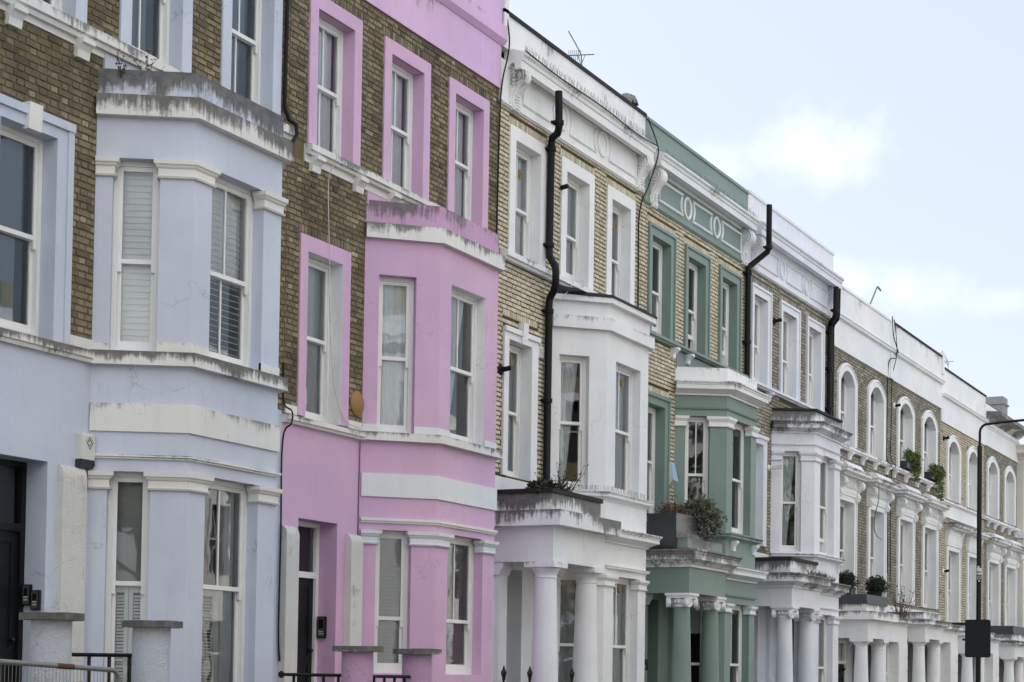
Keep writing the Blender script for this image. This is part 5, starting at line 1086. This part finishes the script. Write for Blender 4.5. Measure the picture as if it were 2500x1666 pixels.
# bird spikes
def spikes(label, path, n, h, loc):
    m = MB(); r2 = random.Random(n)
    P = [Vector(p) for p in path]
    for i in range(n):
        t = i / n * (len(P) - 1); k = int(t); b = P[k].lerp(P[k + 1], t - k); m.tube([tuple(b), tuple(b + Vector((r2.gauss(0, .25), r2.gauss(0, .25), 1)) * h)], .002, 3)
    o = single('bird_spikes', m, M_steel, label, 'bird spikes', loc)
spikes('row of bird spikes along the white house cornice', [(26.0, -.28, 11.54), (31.5, -.28, 11.54)], 300, .13, (26, -.28, 11.54))
spikes('row of bird spikes along the green house cornice', [(32.0, -.31, 11.50), (37.4, -.31, 11.50)], 200, .10, (32, -.31, 11.50))
spikes('row of bird spikes on the parapet under the dark planter', [(31.68, -.2, 4.25), (31.68, -1.0, 4.25), (33.5, -1.0, 4.25)], 110, .14, (31.68, -.2, 4.25))
spikes('wiry bird spikes on the white bay sill above the porch', [(27.8, -.1, 4.78), (28.55, -.80, 4.78), (30.2, -.80, 4.78)], 120, .10, (27.8, -.1, 4.78))

# ------------------------------------------------------------------ gate piers, railings, site fence
M_pierb = paint('blue_roughcast', (.56, .58, .63), 0, rough_cast=1.2); M_pierp = paint('pink_roughcast', (.55, .34, .51), 0, rough_cast=1.2); M_cap = G('pier_cap', (.62, .61, .57), 1.35)
def pier(label, cx, cy, zt, mat, r=.17, hw=.265):
    t = thing('gate_pier', label, 'gate pier', (cx, cy, .1), 'gate piers')
    m = MB(); m.lathe(cx, cy, [(r * 1.02, .1), (r, zt * .5), (r, zt - .06)], 28); part('pier_shaft', m, mat, t, smooth=True)
    m = MB(); st = 0; n = 8; rr = random.Random(int(cx * 100)); z0, z1 = zt - .058, zt
    ring0 = [(cx + hw * (1 + rr.uniform(-.05, .05)) * 1.06 * math.cos(a), cy + hw * 1.06 * math.sin(a)) for a in [math.pi / 8 + k * math.pi / 4 for k in range(8)]]
    m.face(*[(x, y, z1 + rr.uniform(-.006, .006)) for x, y in ring0]); m.face(*[(x, y, z0) for x, y in reversed(ring0)])
    for k in range(8):
        (xa, ya), (xb, yb) = ring0[k], ring0[(k + 1) % 8]; m.face((xa, ya, z0), (xb, yb, z0), (xb, yb, z1), (xa, ya, z1))
    part('cap_stone', m, M_cap, t); return t
pier('blue grey roughcast pier with flaking cap beside the black doorway', 12.12, -2.75, 2.115, M_pierb)
pier('blue grey roughcast pier in front of the blue bay', 13.48, -2.75, 2.095, M_pierb)
pier('pink roughcast pier in front of the white scroll wall', 17.08, -2.75, 1.945, M_pierp)
pier('pink roughcast pier with pale cap in front of the pink bay', 18.40, -2.75, 1.94, M_pierp)
def railing(label, p, q, zt, n=4, scroll=True, loc=None):
    P, Q = Vector(p), Vector(q); t = thing('railing', label, 'railing', (P.x, P.y, .1))
    m = MB(); m.tube([(P.x, P.y, zt), (Q.x, Q.y, zt)], .018, 8); m.lathe(P.x, P.y, [(.01, zt - .04), (.035, zt - .02), (.035, zt + .02), (.01, zt + .04)], 10); part('handrail', m, M_black, t)
    for k in range(n):
        b = P.lerp(Q, (k + .85) / (n + .4)); m = MB(); m.box(b.x - .012, b.x + .012, b.y - .012, b.y + .012, .1, zt - .01); part('bar', m, M_black, t)
    if scroll:
        for k in range(n // 2):
            b = P.lerp(Q, (2 * k + 1.35) / (n + .4)); d = (Q - P).normalized(); m = MB(); m.tube([(b.x + d.x * (.09 - .008 * j) * math.cos(j * .6), b.y + d.y * (.09 - .008 * j) * math.cos(j * .6), zt - .32 + (.09 - .008 * j) * math.sin(j * .6)) for j in range(11)], .009, 5); part('scroll', m, M_black, t)
    return t
railing('black railing with scrolls between the blue gate pier and the house', (13.32, -1.75), (13.50, -2.62), 1.785)
railing('black railing left of the pink gate pier', (16.9, -1.9), (17.08, -2.62), 1.63)
railing('black railing between the two pink gate piers', (17.25, -2.75), (18.24, -2.75), 1.625, 4)
t = thing('railing', 'black railing tops with fleur de lis spikes in front of the white porch', 'railing', (22, -2.5, .1))
m = MB(); m.tube([(20.6, -2.5, 1.5), (24.2, -2.5, 1.5)], .02, 6); part('rail', m, M_black, t)
for x in (21.13, 21.90, 23.25):
    m = MB(); m.box(x - .012, x + .012, -2.512, -2.488, .1, 1.6)
    m.prism([(-2.505, 1.6), (-2.495, 1.6), (-2.495, 1.65), (-2.505, 1.65)], x - .04, x + .04)
    m.lathe(x, -2.5, [(.006, 1.58), (.02, 1.62), (.034, 1.68), (.022, 1.73), (.003, 1.79)], 8)
    for s in (-1, 1): m.tube([(x, -2.5, 1.62), (x + s * .05, -2.5 , 1.66), (x + s * .065, -2.5, 1.70), (x + s * .045, -2.5, 1.715)], .011, 5)
    m.xf(0, Matrix.Identity(4)); part('spike', m, M_black, t)
t = thing('site_fence', 'galvanised mesh site fence with a rounded top corner and a rusty weld', 'fence', (11, -3.4, .1))
yf = -3.4; xr, zr = 12.20, 1.675; r = .10
def ft(x): return 1.70 - (x - 10.78) * .037
P = [(7.2, yf, ft(7.2)), (9.5, yf, ft(9.5)), (xr - r, yf, ft(xr - r))] + [(xr - r + r * math.sin(a), yf, ft(xr - r) - r + r * math.cos(a)) for a in [k * .2617 for k in range(1, 7)]] + [(xr, yf, .1)]
m = MB(); m.tube(P, .021, 12); m.tube([(7.2, yf, .1), (7.2, yf, ft(7.2))], .021, 10); part('tube_frame', m, M_galv, t, smooth=True)
m = MB(); m.tube([(11.42, yf, ft(11.42)), (11.62, yf, ft(11.62))], .0225, 12); part('rusty_weld', m, plain('rust', (.10, .05, .03), .85, .2, var=.4, scale=40), t)
wm = MB(); wm.tube([(0, 0, .15), (0, 0, 1.0)], .0024, 4); wire = wm.mesh('wire', M_galv)
x = 7.3; n = 0
while x < xr - .03:
    o = link('wire', wire, t); o.location = Vector((x, yf - .004, 0)) - t.location; o.scale = (1, 1, (ft(x) + .012) if x < xr - r else (ft(xr - r) - .04)); o.location.z = -.1; x += .042; n += 1
for z in (.4, .7, 1.0, 1.3): m = MB(); m.tube([(7.2, yf - .008, z), (xr, yf - .008, z)], .0025, 4); part('cross_wire', m, M_galv, t)

# ------------------------------------------------------------------ street lamp and sign
lx, ly = 36.75, -5.2
t = thing('street_lamp', 'black lamp post with a thin curved arm reaching over the road at the right', 'street lamp', (lx, ly, .1))
m = MB(); m.lathe(lx, ly, [(.09, .1), (.09, 1.2), (.05, 1.25), (.047, 6.33), (.043, 6.36)], 20); part('post', m, M_black, t, smooth=True)
m = MB(); p = [(lx, ly, 6.3), (lx, ly, 6.62)] + [(lx, ly - .16 * (1 - math.cos(a)), 6.62 + .17 * math.sin(a)) for a in [k * .26 for k in range(1, 6)]] + [(lx, ly - .45, 6.81), (lx, ly - 1.8, 6.88)]
m.tube(p, .026, 12); part('arm', m, M_black, t, smooth=True)
m = MB(); m.lathe(lx, ly - 2.05, [(.02, 6.79), (.12, 6.83), (.15, 6.9), (.08, 6.96), (.01, 6.97)], 16); part('lantern', m, M_black, t, smooth=True)
m = MB(); m.lathe(lx, ly, [(.0485, 3.86), (.051, 3.86), (.051, 3.93), (.0485, 3.93)], 20); m.lathe(lx, ly, [(.0485, 3.80), (.051, 3.80), (.051, 3.84), (.0485, 3.84)], 20); m.box(lx - .056, lx - .048, ly - .02, ly + .02, 3.93, 3.97); part('band', m, M_plastic, t)
m = MB(); m.tube([(lx - .05, ly - .01 + .026 * math.cos(a), 3.735 + .026 * math.sin(a)) for a in [k * .524 for k in range(12)]], .007, 5, True); m.box(lx - .052, lx - .044, ly - .032, ly - .0, 3.66, 3.69); m.box(lx - .052, lx - .044, ly - .02, ly + .01, 3.775, 3.785); part('sticker', m, M_plastic, t)
t = thing('road_sign', 'black back of a road sign with rounded corners on the lamp post', 'road sign', (lx + .07, ly, 2.2))
def rrect(w, h, r, n=6):
    pts = []
    for cx, cz, a0 in ((w / 2 - r, h / 2 - r, 0), (-w / 2 + r, h / 2 - r, 90), (-w / 2 + r, -h / 2 + r, 180), (w / 2 - r, -h / 2 + r, 270)):
        for k in range(n + 1): a = R_(a0 + 90 * k / n); pts.append((cx + r * math.cos(a), cz + r * math.sin(a)))
    return pts
m = MB(); pr = rrect(.50, .745, .045); n = len(pr); sx = lx - .062; zc = 2.535
i = len(m.v); m.v += [(sx, ly + a, zc + b) for a, b in pr] + [(sx - .012, ly + a, zc + b) for a, b in pr]
for k in range(n): j = (k + 1) % n; m.f.append((i + k, i + j, i + n + j, i + n + k)); m.t.append(.5)
m.f.append(tuple(range(i + n - 1, i - 1, -1))); m.f.append(tuple(range(i + n, i + 2 * n))); m.t += [.5, .5]
part('plate', m, plain('matt_black', (.010, .011, .012), .6, .3), t)
m = MB(); m.box(sx + .0, lx + .06, ly - .06, ly + .06, 2.74, 2.77); m.box(sx, lx + .06, ly - .06, ly + .06, 2.30, 2.33); part('clamp', m, M_black, t)
m = MB(); m.box(sx - .02, sx - .0, ly + .245, ly + .30, 2.49, 2.53); part('bracket', m, M_black, t)

# ------------------------------------------------------------------ the other side of the street (seen only as reflections in the windows)
M_op_brick = brickmat('opposite_brick', [(0, (.25, .21, .13)), (.5, (.34, .29, .18)), (1, (.42, .37, .25))], .2)
yo = -21.5
def opposite(x, k):
    lab = ['cream house across the street, mirrored in the window glass', 'yellow brick house across the street, mirrored in the window glass'][k]
    H = thing('terraced_house', lab, 'house', (x, yo, 0), 'houses across the street, seen as reflections')
    m = MB(); hs = [(a, b, z0, z1, 0, .2) for a, b in ((.7, 1.7), (2.5, 3.5), (4.3, 5.3)) for z0, z1 in ((1.2, 3.2), (4.6, 6.8), (8.0, 9.8))]
    holes(m, (x + 5.98, yo), math.pi, 0, 5.98, .1, 11.0, hs); part('wall', m, [M_cream, M_op_brick][k], H)
    for a, b, z0, z1, _, _ in hs:
        m = MB(); m.box(x + 5.98 - b, x + 5.98 - a, yo - .22, yo - .2, z0, z1); w = part('window', m, M_dark, H)
        m = MB(); xm = x + 5.98 - (a + b) / 2; m.box(x + 5.98 - b, x + 5.98 - a, yo - .2, yo - .15, (z0 + z1) / 2 - .03, (z0 + z1) / 2 + .03); m.box(xm - .02, xm + .02, yo - .2, yo - .16, z0, z1); part('sash', m, M_joinery, H, parent=w)
        m = MB(); m.box(x + 5.98 - b - .15, x + 5.98 - a + .15, yo, yo + .06, z1 + .002, z1 + .2); m.box(x + 5.98 - b - .15, x + 5.98 - b - .002, yo, yo + .06, z0, z1); m.box(x + 5.98 - a + .002, x + 5.98 - a + .15, yo, yo + .06, z0, z1); part('window_surround', m, M_white, H)
    m = MB(); m.sweep([(x + 5.98, yo), (x, yo)], cornice(.4, 10.6, 11.0)); m.box(x, x + 5.98, yo - .2, yo + .02, 11.0, 11.6); part('cornice', m, M_white, H)
    m = MB(); m.box(x, x + 5.98, yo - 9, yo - .4, .1, 10.9); part('roof', m, M_slate, H)
    m = MB(); m.box(x + .3, x + 1.1, yo - 4, yo - 3, 10.9, 13.2); part('chimney', m, M_op_brick, H)
M_bark = plain('bark', (.09, .07, .05), .9, .1, var=.4); M_leaf_tree = leafmat('plane_tree_leaf', (.035, .055, .015, 1), (.10, .13, .045, 1))
def tree(x, y, h, r, seed):
    rn = random.Random(seed); t = thing('street_tree', 'leafy street tree across the road, mirrored in the bay windows', 'tree', (x, y, .1), 'street trees seen as reflections')
    m = MB(); m.tube([(x, y, .1), (x + .1, y, h * .3), (x - .1, y + .1, h * .6), (x, y, h * .8)], [.24, .19, .13, .06], 10)
    for k in range(7): a = k * 2.4; z = h * (.34 + .06 * k); m.tube([(x, y, z), (x + math.cos(a) * r * .4, y + math.sin(a) * r * .4, z + .9), (x + math.cos(a) * r * .8, y + math.sin(a) * r * .8, z + 1.6)], [.09, .06, .03], 6)
    part('trunk', m, M_bark, t); m = MB()
    for k in range(34):
        a, b = rn.random() * 6.283, rn.uniform(-1, 1); q = rn.uniform(.35, .95); c = (x + math.cos(a) * r * q * math.sqrt(1 - b * b), y + math.sin(a) * r * q * math.sqrt(1 - b * b), h * .68 + b * h * .3 * q)
        leaves(m, c, (rn.uniform(.6, 1.1),) * 2 + (rn.uniform(.5, .9),), 110, .26, rn, .2, 1.3)
    part('crown', m, M_leaf_tree, t)
for i, (x, y, h, r) in enumerate(((-16, -17.0, 11, 3.2), (-7, -16.8, 12.5, 3.4), (17.5, -17.2, 11.5, 3.0), (25.5, -16.9, 12, 3.0))): tree(x, y, h, r, i)
for i in range(22): opposite(-24 + 6 * i, 0 if i % 3 != 1 else 1)
for i in range(3):          # the terrace goes on to the left of the frame
    x = 13.68 - 6 * (i + 1); H = thing('terraced_house', ['white', 'grey', 'cream'][i] + ' rendered terraced house further left along the terrace', 'house', (x, 0, 0), 'terraced houses along the street')
    mt = [M_white, M_lav, M_cream][i]; hs = [(a, b, z0, z1, 0, .2) for a, b in ((.6, 1.6), (2.5, 3.5), (4.4, 5.4)) for z0, z1 in ((1.2, 3.4), (5.0, 7.2), (8.6, 10.4))]
    m = MB(); holes(m, (x, 0), 0, 0, 6, .1, 12.2, hs); part('wall', m, mt, H)
    for a, b, z0, z1, _, _ in hs: window(H, (x + (a + b) / 2, .202, z0), 0, b - a, z1 - z0, .5, 1, ('net_l',))
    m = MB(); m.sweep([(x, 0), (x + 5.99, 0)], cornice(.4, 11.3, 11.7)); part('cornice', m, mt, H)
    shell(H, x, x + 5.99, 12.2)
